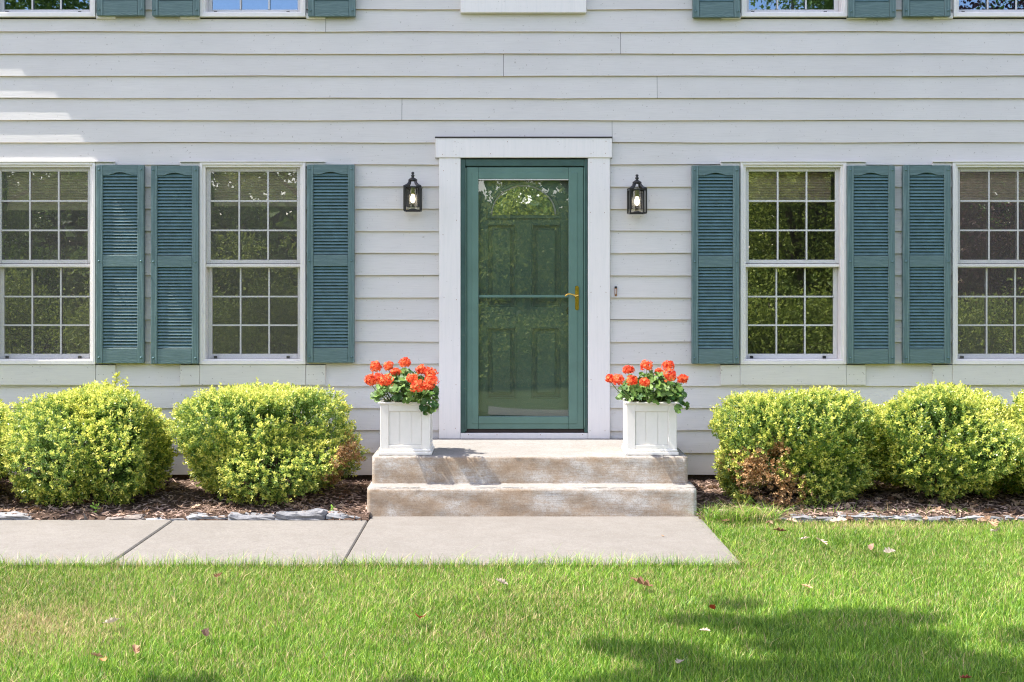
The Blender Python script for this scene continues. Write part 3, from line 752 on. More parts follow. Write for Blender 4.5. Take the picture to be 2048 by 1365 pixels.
# ------------------------------------------------------------------ boxwood shrubs
def make_shrub(name, px, ptop, pw, label, seed, dead=None, spikes=(), Yc=-0.74, dy=0.585):
    r = np.random.default_rng(seed); D_ = CAMD + Yc
    cx = PX(px, Yc); rx = pw / 2 / FPX * (D_ - .1); top = PZ(ptop, Yc); base = 0.0
    rz = (top - base) * .54; cz = top - rz
    e = empty(name, (cx, Yc, 0.04)); tag(e, label, 'shrub', 'clipped boxwood shrubs along the house')
    K = r.normal(size=(14, 3)); K = unit(K); A = r.uniform(.03, .085, 14); KP = r.uniform(0, 6.28, 14); KF = r.uniform(2.5, 7, 14)
    def rad(d):
        v = np.zeros(len(d))
        for k, a, p, f in zip(K, A, KP, KF): v += a * np.sin(d @ k * f + p)
        return 1 + v * 1.0
    ns = 8200
    d = unit(r.normal(size=(ns, 3))); d[:, 2] = np.where(d[:, 2] < -.75, -d[:, 2], d[:, 2])
    q = (np.abs(d) ** 2.08).sum(1) ** (-1 / 2.08)
    depth = np.where(r.random(ns) < .70, r.uniform(.84, 1.0, ns), r.uniform(.40, .86, ns))
    depth *= 1 + np.where(r.random(ns) < .10, r.uniform(0, .07, ns), 0)
    pos = d * (q * rad(d) * depth)[:, None] * np.array([rx, dy, rz])
    pos[:, 2] += cz - .04
    pinch = np.clip((pos[:, 2]) / .30, 0, 1); pos[:, :2] *= (0.84 + .16 * pinch ** .7)[:, None]
    keep = pos[:, 2] > -0.005; pos, d, depth = pos[keep], d[keep], depth[keep]
    # thin places in the coat
    hole = np.zeros(len(pos))
    for k in range(9):
        hd = unit(r.normal(size=(1, 3)))[0]; hd[1] = -abs(hd[1]); hole = np.maximum(hole, (d @ hd > .985) * .8)
    keep = r.random(len(pos)) > hole; pos, d, depth = pos[keep], d[keep], depth[keep]
    ns = len(pos)
    ax = unit(d * .75 + np.array([0, -.15, .55]) + r.normal(size=(ns, 3)) * .38)
    m = 11
    t = np.tile(np.linspace(0, 1, m), (ns, 1))
    sl_ = r.uniform(.040, .075, ns)
    P = pos[:, None] + ax[:, None] * (t * sl_[:, None])[..., None] - ax[:, None] * .03
    u = unit(np.cross(ax, r.normal(size=(ns, 3)))); v = np.cross(ax, u)
    ang = np.arange(m) * 2.4 + r.uniform(0, 6.28, (ns, 1))
    Dl = u[:, None] * np.cos(ang)[..., None] + v[:, None] * np.sin(ang)[..., None]
    Dl = Dl * (1 - .45 * t)[..., None] + ax[:, None] * (.35 + .55 * t)[..., None] + r.normal(size=(ns, m, 3)) * .15
    young = np.clip((t - .18) * 1.7, 0, 1) * np.clip((depth - .70) / .26, 0, 1)[:, None]
    sv = r.uniform(.45, 1.25, ns)[:, None]; young = np.clip(young * sv + r.normal(0, .10, (ns, m)), 0, 1)
    old = np.array([.15, .27, .065]); mid_ = np.array([.44, .53, .10]); new = np.array([.82, .79, .19])
    C = np.where(young[..., None] < .5, old + (mid_ - old) * young[..., None] * 2, mid_ + (new - mid_) * (young[..., None] * 2 - 1))
    C = C * r.uniform(.75, 1.25, (ns, m, 1))
    isdead = np.zeros(ns, bool)
    if dead:
        for (ddx, ddz, rr_) in dead:
            dd = np.sqrt((pos[:, 0] - ddx) ** 2 + ((pos[:, 2] + .04 - ddz) * 1.0) ** 2)
            isdead |= (dd < rr_ * r.uniform(.55, 1.15, ns)) & (pos[:, 1] < .15)
    L = r.uniform(.016, .026, (ns, m)); W = L * r.uniform(.5, .68, (ns, m))
    def emit(nm, sel, C, mt):
        V, T, cc = leaf_mesh(P[sel].reshape(-1, 3), unit(Dl[sel].reshape(-1, 3)), L[sel].ravel(), W[sel].ravel(), C[sel].reshape(-1, 3), .22)
        return np_mesh(nm, V, T, mt, e, cc)
    emit('foliage', ~isdead, C, M['boxwood_leaf'])
    if isdead.any():
        f = r.random((ns, m, 1)); Cd = np.array([.36, .17, .06]) * (1 - f) + np.array([.70, .48, .26]) * f
        o = emit('dead_foliage', isdead, Cd * r.uniform(.7, 1.1, (ns, m, 1)), M['dry_leaf']); o['label'] = 'browned dry foliage'
    mb = MB(); rs = random.Random(seed)
    for k in range(26):
        a = rs.uniform(0, 6.28); el = rs.uniform(.35, 1.35); q1 = Vector((math.cos(a) * math.cos(el) * rx * .85, math.sin(a) * math.cos(el) * dy * .85, math.sin(el) * rz * 1.55))
        q0 = Vector((rs.uniform(-.12, .12), rs.uniform(-.1, .1), -.03)); qm = q0.lerp(q1, .5) + Vector((rs.uniform(-.05, .05), rs.uniform(-.05, .05), rs.uniform(-.06, .02)))
        mb.tube([q0, qm, q1], [.010, .006, .002], 5)
    mb.build('stems', M['twig_bark'], e)
    # long stray shoots
    for (spx, spy) in spikes:
        x = PX(spx, Yc) - cx; z = PZ(spy, Yc) - .04; mb = MB(); mb.tube([(x - .03, 0, z - .16), (x - .005, -.01, z - .07), (x, 0, z)], [.003, .0025, .001], 5); sp = mb.build('stray_shoot', M['stem_green'], e)
        n = 64; tt = r.uniform(.0, 1, n); pp = np.stack([x - .03 * (1 - tt) + r.normal(0, .009, n), r.normal(0, .003, n), z - .16 * (1 - tt)], 1)
        dd = unit(np.stack([r.normal(0, 1, n), r.normal(0, 1, n), r.uniform(.1, .9, n)], 1)); LL = r.uniform(.018, .028, n)
        V, T, cc = leaf_mesh(pp, dd, LL, LL * .6, np.array([.70, .72, .14]) * r.uniform(.7, 1.1, (n, 1)), .2); np_mesh('shoot_leaves', V, T, M['boxwood_leaf'], sp, cc)
    return e
make_shrub('boxwood_shrub', 192, 768, 310, 'rounded yellow-green boxwood with one tall stray shoot, under the gap between two shutters', 1, spikes=[(234, 746), (254, 757), (212, 762)])
make_shrub('boxwood_shrub', 527, 771, 352, 'yellow-green boxwood with a browned right flank, nearest the steps on the left', 2, dead=[(.62, .34, .10), (.66, .46, .07), (.52, .17, .08)])
make_shrub('boxwood_shrub', -116, 797, 330, 'boxwood cut by the left edge of the photo, below the leftmost window', 3)
make_shrub('boxwood_shrub', 1580, 782, 368, 'boxwood with a large dead orange-brown patch low on its left, just right of the steps', 4, dead=[(-.30, .26, .17), (-.17, .10, .20), (-.16, .42, .07)])
make_shrub('boxwood_shrub', 1868, 780, 376, 'all-green boxwood merging with its neighbours, second from the steps on the right', 15, spikes=[(1925, 772), (1916, 776)])
make_shrub('boxwood_shrub', 2150, 792, 320, 'boxwood cut by the right edge of the photo, below the rightmost window', 6)

# ------------------------------------------------------------------ planters and geraniums
def make_planter():
    e = empty('planter')
    b = .173; H = .367
    mb = MB()
    mb.box(-b + .012, b - .012, -b + .012, b - .012, .012, H - .05); pb = mb.build('liner', M['planter_resin'], e)
    mb = MB(); mb.box(-b + .02, b - .02, -b + .02, b - .02, H - .045, H - .022); mb.build('potting_soil', M['soil'], e)
    mb = MB(); st = .058
    for k in range(4):
        R_ = Matrix.Rotation(math.pi / 2 * k, 4, 'Z')
        w = b if k % 2 == 0 else b - .0121
        mb.box(-b, -b + st, -b, -b + .012, .040, H - .02, .002, M=R_) if k % 2 == 0 else mb.box(-b + .0121, -b + st, -b, -b + .012, .040, H - .02, .002, M=R_)
        mb.box(b - st, b, -b, -b + .012, .040, H - .02, .002, M=R_) if k % 2 == 0 else mb.box(b - st, b - .0121, -b, -b + .012, .040, H - .02, .002, M=R_)
        mb.box(-b + st + .0003, b - st - .0003, -b + .0008, -b + .012, .040, .068, .002, M=R_); mb.box(-b + st + .0003, b - st - .0003, -b + .0008, -b + .012, H - .066, H - .02, .002, M=R_)
    mb.build('frame', M['planter_resin'], e)
    mb = MB()
    for k in range(4):
        R_ = Matrix.Rotation(math.pi / 2 * k, 4, 'Z'); xs = [-b + st + .001, -.041, .041, b - st - .001]
        for i in range(3): mb.box(xs[i] + .0008, xs[i + 1] - .0008, -b + .0085, -b + .0119, .069, H - .067, .0016, M=R_)
        for xx in (-.034, .048): mb.box(xx - .001, xx + .001, -b + .0078, -b + .0084, .070, H - .068, 0, M=R_)
    mb.build('bead_panel', M['planter_resin'], e)
    mb = MB(); c = .186
    mb.box(-c, c, -c, c, 0, .020, .003); mb.box(-b - .006, b + .006, -b - .006, b + .006, .0202, .0398, .006); mb.build('plinth', M['planter_resin'], e)
    mb = MB()
    for (o, z0, z1) in ((.0045, H - .0195, H - .0125), (.012, H - .0122, H)):
        q = b + o
        for k in range(4):
            R_ = Matrix.Rotation(math.pi / 2 * k, 4, 'Z'); ov = q if k % 2 == 0 else q - .0302
            mb.box(-ov, ov, -q, -q + .030, z0, z1, .002, M=R_)
    mb.build('rim', M['planter_resin'], e)
    return e
PLY = -1.04 + .186
p1 = make_planter(); p1.location = (PX(810, -1.04), PLY, .3765)
tag(p1, 'white square panelled planter box on the landing, left of the green door', 'planter', 'planters flanking the door')
p2 = tree_copy(p1); p2.location = (PX(1305, -1.04), PLY, .3765); p2.rotation_euler.z = math.radians(-1.2)
tag(p2, 'white square panelled planter box on the landing, right of the door below the doorbell', 'planter', 'planters flanking the door')

def make_geranium(base, heads, label, seed, droop):
    r = np.random.default_rng(seed); e = empty('geranium_plant', base); tag(e, label, 'potted plant', 'coral geraniums in the planters')
    b = np.array(base)
    LV, LT, LC = [], [], []; nv = 0
    stems = MB()
    n = 260
    for i in range(n):
        a = r.uniform(0, 6.28); rr_ = math.sqrt(r.random()); x = .235 * rr_ * math.cos(a) + .005; y = .235 * rr_ * math.sin(a) - .02
        hmax = .215 * (1 - .55 * rr_ ** 2); z = .015 + hmax * r.random() ** .7
        if i < droop: x = r.uniform(.12, .23); y = -.215 + r.uniform(-.03, .02); z = r.uniform(-.055, .03)
        R = r.uniform(.020, .036); c = np.array([x, y, z])
        nrm = np.array([x * 2.2, y * 2.2 - .35, .75 - (z < .02) * .6]) + r.normal(size=3) * .42; nrm /= np.linalg.norm(nrm)
        u = np.cross(nrm, [.3, .2, 1]); u /= np.linalg.norm(u); v = np.cross(nrm, u); rot = r.uniform(0, 6.28)
        K = 18; V = [c - nrm * R * .18]
        for k in range(K):
            t = rot + 2 * math.pi * (k + .5) / K * .94; w = R * (1 + .07 * math.cos(k * math.pi)) * (1 - .25 * (k in (0, K - 1)))
            V.append(c + (u * math.cos(t) + v * math.sin(t)) * w + nrm * R * (.10 * math.sin(k * 1.25 + i)))
        LV += V; LT += [(nv, nv + 1 + k, nv + 1 + (k + 1)) for k in range(K - 1)]
        g = r.random(); colr = np.array([.035, .10, .022]) * (1 - g) + np.array([.18, .29, .06]) * g; colr = colr * r.uniform(.8, 1.15)
        LC += [colr * 1.25] + [colr * (.85 if k % 2 else 1.05) for k in range(K)]
        nv += K + 1
        if i % 2 == 0:
            q0 = Vector((x * .35, y * .35, -.03)); q1 = Vector(c); stems.tube([q0, (q0 + q1) / 2 + Vector((0, 0, .02)), q1 - Vector(nrm) * R * .2], [.0025, .002, .0015], 5)
    np_mesh('foliage', np.array(LV), np.array(LT), M['geranium_leaf'], e, np.array(LC), smooth=True)
    for (px, py, rp, yy) in heads:
        c = np.array([PX(px, yy), yy, PZ(py, yy)]) - b; R = rp * 1.08 / FPX * (CAMD + yy)
        PV, PT, PC = [], [], []; k0 = 0
        nf = 58; sq = r.uniform(.78, 1.08, 3) * np.array([1, 1, .88])
        for j in range(nf):
            zz = 1 - 1.75 * (j + .5) / nf; ph = j * 2.39996; rr_ = math.sqrt(max(0, 1 - zz * zz))
            dn = np.array([rr_ * math.cos(ph), rr_ * math.sin(ph), zz]); fc = c + dn * R * sq * r.uniform(.68, 1.10)
            dn = dn + r.normal(size=3) * .25; dn /= np.linalg.norm(dn)
            u = np.cross(dn, [.31, .2, .9]); u /= np.linalg.norm(u); v = np.cross(dn, u); rot = r.uniform(0, 6.28)
            mixv = r.random(); pc = np.array([.60, .030, .012]) * (1 - mixv) + np.array([.90, .22, .075]) * mixv
            for q in range(5):
                t = rot + q * 1.2566; pd = u * math.cos(t) + v * math.sin(t); sd_ = -u * math.sin(t) + v * math.cos(t); l = .0118 * r.uniform(.8, 1.25); w = l * .42
                PV += [fc, fc + pd * l * .6 + sd_ * w + dn * .001, fc + pd * l + dn * .003, fc + pd * l * .6 - sd_ * w + dn * .001]
                PT += [(k0, k0 + 1, k0 + 2), (k0, k0 + 2, k0 + 3)]; PC += [pc * 1.0, pc, pc * 1.05, pc]; k0 += 4
        o = np_mesh('flower_head', np.array(PV), np.array(PT), M['petal'], e, np.clip(np.array(PC), 0, 1))
        stems.tube([(c[0] * .4, c[1] * .4, -.02), (c[0] * .85, c[1] * .85, c[2] * .6), tuple(c - np.array([0, 0, R * .4]))], [.0035, .003, .0025], 6)
    stems.build('stems', M['stem_green'], e)
yb_, ym_, yf_ = -.74, -.92, -1.15
h1 = [(752, 734.5, 11, ym_), (777.5, 733.5, 10, yb_), (810, 726, 12.5, ym_), (791, 745, 9.5, ym_), (740.5, 761, 12, yf_), (754.5, 758, 13, yf_ + .04), (772, 762, 13.5, yf_), (843, 740, 13, ym_), (860, 746, 12.5, ym_ - .03), (824.5, 758, 12, yf_ + .03), (836, 773, 14, yf_ - .02), (862, 761, 14.5, yf_), (857, 773, 11, yf_ - .02)]
h2 = [(1220, 758, 9, yf_ + .06), (1236, 760, 13, yf_), (1256.5, 740, 11.5, ym_), (1293, 731.5, 12.5, ym_), (1264, 762, 11, yf_), (1289, 765, 11.5, yf_ - .02), (1318, 744, 8.5, yb_), (1336, 732, 12, ym_), (1340, 751, 15, yf_ + .04), (1365, 759, 10, ym_ - .05)]
make_geranium((PX(812, -.8), PLY, .3765 + .350), h1, 'bushy coral-red geranium with dense flower clusters, in the planter left of the door', 21, 16)
make_geranium((PX(1299, -.8), PLY, .3765 + .350), h2, 'looser coral geranium with more leaves showing, in the planter right of the door', 22, 5)

# ------------------------------------------------------------------ edging stones
def make_stone(px0, px1, ytop, ybot, Y, label, m, seed, tilt=0.0):
    r = random.Random(seed); s = (CAMD + Y) / FPX
    x0, x1 = PX(px0, Y), PX(px1, Y); zt = PZ(ytop + 3, Y) ; h = max(.03, zt + .035); cx = (x0 + x1) / 2; w = (x1 - x0) / 2; d = .055
    bm = bmesh.new(); bmesh.ops.create_cube(bm, size=2); bmesh.ops.subdivide_edges(bm, edges=bm.edges, cuts=4, use_grid_fill=True)
    for v in bm.verts:
        c = v.co
        c.x = c.x * w * (1 - .05 * abs(c.z) ** 3) + .012 * math.sin(c.y * 5 + seed) * (abs(c.x) > .9); c.y = c.y * d + .012 * math.sin(c.x * 4 + seed * 2) + r.uniform(-.008, .008)
        c.z = (c.z * .5 + .5) * h * (1 + tilt * c.x / w * .5 + .10 * math.sin(c.x * 14 + seed * 1.3)) + r.uniform(-.006, .006)
    bmesh.ops.bevel(bm, geom=[e_ for e_ in bm.edges if e_.calc_face_angle(0) > .7], offset=.006, segments=1, affect='EDGES')
    me = bpy.data.meshes.new('edging_stone'); bm.to_mesh(me); bm.free()
    o = link('edging_stone', me, m, None, (cx, Y, -.035), r.uniform(-.04, .04)); tag(o, label, 'stone', 'flat stones edging the mulch beds')
SY = -1.40
for a in [(-120, -6, 1026, 1042, SY, 'flat edging stone at the photo\'s left edge, mostly out of the picture', 'stone_grey', 1),
          (-3, 70, 1026, 1043, SY, 'broad pale blue-grey edging stone below the far left boxwood', 'stone_pale', 2),
          (80, 132, 1037, 1043, SY, 'thin low sliver of edging stone sunk in mulch under the stray-shoot boxwood', 'stone_pink', 3),
          (140, 178, 1036, 1043, SY, 'smallest edging stone, sunk beside a gap of bare mulch', 'stone_pink', 4),
          (215, 290, 1030, 1043, SY, 'pinkish-tan flat edging stone just before the first path joint', 'stone_pink', 5),
          (294, 372, 1033, 1041, SY, 'low flat grey edging stone meeting the path joint', 'stone_pale', 6),
          (376, 456, 1028, 1041, SY, 'blue-grey edging stone below the left side of the browned boxwood', 'stone_pale', 7),
          (460, 552, 1025, 1039, SY, 'long grey edging stone with pitted front under the browned boxwood', 'stone_grey', 8),
          (556, 653, 1020, 1038, SY, 'tallest dark-faced edging stone below the browned flank', 'stone_grey', 9),
          (657, 728, 1027, 1038, SY, 'pale wedge-shaped edging stone touching the lower step', 'stone_pale', 10, -.7),
          (1493, 1578, 1032, 1046, SY + .01, 'thin dark edging stone half hidden in grass below the dead brown patch', 'stone_grey', 11),
          (1581, 1672, 1030, 1044, SY, 'second edging stone right of the steps, mottled dark and pale, leaves against it', 'stone_grey', 12),
          (1675, 1754, 1026, 1043, SY, 'bright pale edging stone at the gap between two right boxwoods', 'stone_pale', 13),
          (1757, 1838, 1027, 1045, SY, 'edging stone with dark mossy face right of the bright pale one', 'stone_pale', 14),
          (1841, 1908, 1030, 1043, SY, 'plain middle-grey edging stone below the all-green boxwood', 'stone_grey', 15),
          (1911, 2003, 1030, 1044, SY, 'long low edging stone behind a drift of dry leaves at far right', 'stone_pale', 16),
          (2007, 2100, 1031, 1044, SY, 'edging stone cut by the right edge of the photo', 'stone_grey', 17)]:
    make_stone(*a[:6], M[a[6]], a[7], a[8] if len(a) > 8 else 0.0)

# ------------------------------------------------------------------ mulch chips and litter
def chips(n, x0, x1, y0, y1, seed):
    r = np.random.default_rng(seed); x = r.uniform(x0, x1, n); y = r.uniform(y0, y1, n); z = bed_z(x, y) + r.uniform(.0, .012, n)
    L = r.uniform(.015, .075, n); W = r.uniform(.005, .013, n); th = r.uniform(0, np.pi, n); ti = r.normal(0, .3, n)
    d = np.stack([np.cos(th), np.sin(th), ti], 1); d = unit(d); s = unit(np.cross(d, [0, 0, 1])); up = np.cross(s, d)
    c = np.stack([x, y, z], 1)
    V = np.stack([c - d * L[:, None] / 2 - s * W[:, None] / 2, c - d * L[:, None] / 2 + s * W[:, None] / 2, c + d * L[:, None] / 2 + s * W[:, None] / 3, c + d * L[:, None] / 2 - s * W[:, None] / 3, c + up * W[:, None] * .6], 1).reshape(-1, 3)
    b = np.arange(n)[:, None] * 5; T = np.concatenate([b + [0, 1, 4], b + [1, 2, 4], b + [2, 3, 4], b + [3, 0, 4]], 1).reshape(-1, 3)
    f = r.random((n, 1)) ** 1.6; C = np.array([.06, .036, .026]) * (1 - f) + np.array([.50, .36, .29]) * f
    return V, T, np.repeat(C, 5, 0)
for i, (a, b, c, d) in enumerate(beds):
    V, T, C = chips(9000, a, b, c, d, 40 + i); tag(np_mesh('mulch_chips', V, T, M['chip'], None, C), 'brown shredded bark mulch around the shrubs', 'mulch', kind='stuff')

# oak-like dry leaf
OAK = [(0, -.02), (.06, .06), (.16, .12), (.11, .20), (.24, .28), (.27, .38), (.15, .42), (.27, .55), (.30, .66), (.17, .70), (.18, .82), (.08, .94), (0, 1)]
def leaf_shape(r, size, curl):
    out = OAK + [(-x, y) for x, y in OAK[-2:0:-1]]
    V = [(x, y, 0) for x, y in out] + [(0, y, 0) for y in np.linspace(.08, .92, 12)]
    V = np.array(V, float); n = len(out); mid0 = n
    T = []
    h = len(OAK)
    for i in range(h - 1): T.append((i, i + 1, mid0 + min(i, 11)))
    for i in range(h - 2): T.append((mid0 + i, i + 1, mid0 + i + 1))
    rt = [0] + list(range(n - 1, h - 2, -1))
    for i in range(h - 1): T.append((rt[i + 1], rt[i], mid0 + min(i, 11)))
    for i in range(h - 2): T.append((rt[i + 1], mid0 + i, mid0 + i + 1))
    V[:, 1] -= .5
    a = V[:, 0] * curl * 2.6; b = V[:, 1] * curl * 1.2
    V = np.stack([V[:, 0] * np.cos(a * .6), V[:, 1], np.abs(V[:, 0]) * np.sin(np.abs(a)) + .28 * curl * V[:, 1] ** 2 + r.normal(0, .012, len(V))], 1)
    V[:, 2] -= V[:, 2].min()
    return V * size, np.array(T)
def rot3(r, tilt): return np.array((Matrix.Rotation(r.uniform(0, 6.28), 3, 'Z') @ Matrix.Rotation(r.normal(0, tilt), 3, 'X') @ Matrix.Rotation(r.normal(0, tilt), 3, 'Y')))
r = np.random.default_rng(77); LV, LT, LC = [], [], []; k0 = 0
for i in range(420):
    if r.random() < .5: x = r.uniform(-4.6, -.95); y = r.uniform(-1.40, -.25)
    else: x = r.uniform(1.42, 4.6); y = r.uniform(-1.62, -.25)
    if y < -1.36 and x > 0: z = .005
    else: z = float(bed_z(np.array([x]), np.array([y]))[0]) + .008
    V, T = leaf_shape(r, r.uniform(.04, .095), r.uniform(.4, 1.6)); V = V @ rot3(r, .45).T + [x, y, z]
    f = r.random(); C = np.array([.16, .085, .045]) * (1 - f) + np.array([.50, .36, .25]) * f
    LV.append(V); LT.append(T + k0); LC.append(np.tile(C, (len(V), 1))); k0 += len(V)
tag(np_mesh('leaf_litter', np.concatenate(LV), np.concatenate(LT), M['dry_leaf'], None, np.concatenate(LC)), 'dry tan leaves caught under the shrubs and along the stones', 'leaf litter', kind='stuff')

TAN, PALE, BRN, RED, RUST, PURP = (.34, .21, .12), (.38, .32, .25), (.14, .07, .035), (.36, .05, .02), (.28, .08, .03), (.24, .14, .13)
for px, py, sz, cl, cu, lab in [
    (223, 1246, .085, PALE, 1.3, 'pale cream curled leaf on the dry lawn at left'),
    (437, 1153, .085, BRN, 1.0, 'dark brown leaf standing in the grass below the left path slab'),
    (412, 1269, .075, PURP, 1.5, 'purplish brown crumpled leaf on the lawn left of centre'),
    (271, 1303, .085, TAN, 1.6, 'tan rolled leaf standing upright in the left lawn'),
    (193, 1313, .06, TAN, 1.2, 'small tan leaf at the lower left of the lawn, left of its torn neighbour'),
    (206, 1322, .06, (.45, .20, .08), 1.2, 'torn orange-tan leaf touching a tan leaf at lower left'),
    (840, 1237, .10, RUST, .9, 'glossy rust-red leaf in the middle of the lawn'),
    (1003, 1166, .07, PALE, 1.5, 'narrow pale leaf standing in grass in front of the path slab'),
    (1283, 1169, .13, (.26, .14, .08), 1.2, 'large brown leaf on the lawn below the right planter'),
    (1425, 1215, .055, RED, .6, 'small bright red leaf at the upper edge of the tree shadow'),
    (1360, 1327, .065, PALE, 1.2, 'small pale scrap of leaf inside the tree shadow'),
    (1932, 1357, .05, (.20, .05, .03), 1.3, 'dark red leaf in the shaded lower right corner of the lawn'),
    (1614, 1174, .06, (.50, .28, .16), .9, 'small orange-tan leaf on the sunny lawn at right'),
    (1560, 1063, .09, BRN, 1.2, 'dark brown leaf beside the front right corner of the path slab'),
    (1643, 1084, .10, (.60, .42, .32), .7, 'flat pinkish leaf on the thin grass below the right boxwoods'),
    (1744, 1097, .08, (.34, .22, .16), 1.4, 'curled grey-brown leaf in the right lawn'),
    (1778, 1105, .10, PALE, 1.0, 'long pale leaf lying in the right lawn under the all-green boxwood'),
    (1610, 1078, .07, (.66, .52, .42), .8, 'pale pink leaf scrap left of the flat pinkish leaf'),
    (1985, 1050, .12, (.48, .28, .17), .9, 'broad tan leaf in the drift at the far right stones'),
    (1992, 1063, .11, PALE, .9, 'bleached leaf just in front of the far right drift'),
    (1677, 1043, .11, (.62, .46, .36), .9, 'tan leaf leaning on the bright pale edging stone'),
    (1325, 1066 + 6, .035, TAN, .5, 'tiny tan leaf crumb on the concrete path slab'),
    (1410, 1262, .05, (.55, .42, .30), 1.0, 'little tan leaf at the left rim of the tree shadow')]:
    s = (py - VPY); onw = 'path slab' in lab and 'crumb' in lab
    zg = .003 if onw else .030
    Y = -(CAMD - FPX * (CAMZ - zg) / s); x = PX(px, Y)
    V, T = leaf_shape(r, sz * (1 if not onw else .8), cu); V = V @ rot3(r, .28).T
    f = r.uniform(.9, 1.1); C = np.array(cl) * f
    cc = np.clip(np.tile(C, (len(V), 1)) * r.uniform(.8, 1.2, (len(V), 1)), 0, 1)
    tag(np_mesh('fallen_leaf', V, T, M['dry_leaf'], None, cc, loc=(x, Y, zg)), lab, 'leaf', 'single leaves lying on the lawn')

# two seedling weeds in the mulch by the stones
for (px, py, Y, hgt, lab) in [(190, 1030, -1.36, .07, 'small bright green weed in the mulch gap at left'), (664, 1020, -1.33, .06, 'tiny weed behind the pale wedge-shaped stone')]:
    r = np.random.default_rng(int(px)); n = 16; e = empty('weed', (PX(px, Y), Y, .01)); tag(e, lab, 'weed')
    tt = r.uniform(.1, 1, n); pp = np.stack([r.normal(0, .006, n), r.normal(0, .006, n), tt * hgt], 1); dd = unit(np.stack([r.normal(0, 1, n), r.normal(0, 1, n), r.uniform(.2, .8, n)], 1)); LL = r.uniform(.020, .034, n)
    V, T, cc = leaf_mesh(pp, dd, LL, LL * .55, np.array([.30, .52, .06]) * r.uniform(.8, 1.2, (n, 1)), .2); np_mesh('foliage', V, T, M['boxwood_leaf'], e, cc)
    mb = MB(); mb.tube([(0, 0, -.02), (.003, 0, hgt * .5), (0, .002, hgt)], [.002, .0015, .001], 5); mb.build('stem', M['stem_green'], e)

# ------------------------------------------------------------------ lawn grass (one uncountable mass)
def grass(n, x0, x1, y0, y1, seed, hmin, hmax, wid, tall=0.0, mask=None, lean=.35):
    r = np.random.default_rng(seed); x = r.uniform(x0, x1, n); y = r.uniform(y0, y1, n)
    if mask is not None: k = mask(x, y, r); x, y = x[k], y[k]
    n = len(x)
    cl = fbm(x * 2.2, y * 2.2, 9) ; fine = fbm(x * 9, y * 9, 12)
    dry = np.clip(.5 + .9 * fbm(x * .9 + 3, y * .9, 15) + .45 * fine, 0, 1) * .36
    dry = np.maximum(dry, np.clip(1.05 - np.hypot((x + 2.15) / 1.0, (y + 4.15) / .85), 0, 1) * .95)
    dry = np.maximum(dry, np.clip(1.0 - np.hypot((x - 2.4) / 1.5, (y + 1.60) / .32), 0, 1) * 1.0)
    dry = np.maximum(dry, np.clip(.9 - np.hypot((x + .15) / .9, (y + 4.3) / .35), 0, 1) * .55)
    h = r.uniform(hmin, hmax, n) * (1 + .28 * cl) * (1 - .35 * dry) + (r.random(n) < tall) * r.uniform(.02, .055, n)
    az = r.uniform(0, 6.28, n); ln = np.abs(r.normal(0, lean, n)); w = r.uniform(.7, 1.3, n) * wid
    d = np.stack([np.cos(az) * ln, np.sin(az) * ln, np.ones(n)], 1)
    s = np.stack([np.cos(az + 1.57 + r.normal(0, .8, n)), np.sin(az + 1.57 + r.normal(0, .8, n)), np.zeros(n)], 1)
    p = np.stack([x, y, np.full(n, -.035)], 1); h = h + .03
    m1 = p + d * (h * .5)[:, None]; bend = d * np.array([1.9, 1.9, .86]); t = p + bend * h[:, None]
    V = np.stack([p - s * w[:, None], p + s * w[:, None], m1 - s * w[:, None] * .8, m1 + s * w[:, None] * .8, t], 1).reshape(-1, 3)
    b = np.arange(n)[:, None] * 5; T = np.concatenate([b + [0, 1, 3], b + [0, 3, 2], b + [2, 3, 4]], 1).reshape(-1, 3)
    g1, g2, g3, st = np.array([.030, .105, .010]), np.array([.155, .325, .020]), np.array([.38, .52, .065]), np.array([.60, .46, .23])
    f = r.random((n, 1)); C = np.where(f < .6, g1 + (g2 - g1) * f / .6, g2 + (g3 - g2) * (f - .6) / .4) * (1 + .22 * cl[:, None])
    isd = (r.random(n) < (.03 + .66 * dry))[:, None]; C = np.where(isd, st * r.uniform(.6, 1.1, (n, 1)), C * (1 + .25 * dry[:, None]))
    return V, T, np.clip(np.repeat(C, 5, 0), 0, 1)
def in_lawn(x, y, r):
    edge = WALK_F - .005 + .012 * np.sin(x * 7) + .010 * np.sin(x * 17)
    right = (x > 1.36 + .01 * np.sin(y * 20)) & (y < -1.44)
    thin = (y > -1.75) & (r.random(len(x)) < .45)
    return ((y < edge) | right) & ~thin
parts = [grass(400000, -2.75, 3.0, -5.35, -2.80, 101, .006, .029, .0012, .04, in_lawn, .24),
         grass(120000, 1.3, 4.6, -2.85, -1.44, 102, .010, .033, .0013, .02, in_lawn, .24),
         grass(32000, -3.3, -2.7, -5.35, -2.80, 103, .018, .044, .0018, .02, in_lawn),
         grass(26000, 3.0, 4.2, -4.6, -2.80, 104, .018, .044, .0018, .02, in_lawn),
         grass(60000, -7.5, 8.0, -5.75, -2.80, 105, .02, .05, .0026, .02, lambda x, y, r: in_lawn(x, y, r) & ((x < -3.3) | (x > 4.2))),
         # the untrimmed fringe along the path
         grass(6500, -6, 1.40, -2.94, -2.845, 106, .040, .085, .0013, .16, lean=.34),
         grass(1500, 1.33, 1.42, -2.9, -1.5, 107, .02, .05, .0016, .05),
         grass(1300, 1.36, 1.85, -1.52, -1.34, 108, .06, .13, .0016, .15, lean=.55),
         grass(260, 1.9, 3.2, -1.36, -1.28, 109, .04, .10, .0016, .2, lean=.5)]
V, T, C, k0 = [], [], [], 0
for v, t, c in parts: V.append(v); T.append(t + k0); C.append(c); k0 += len(v)
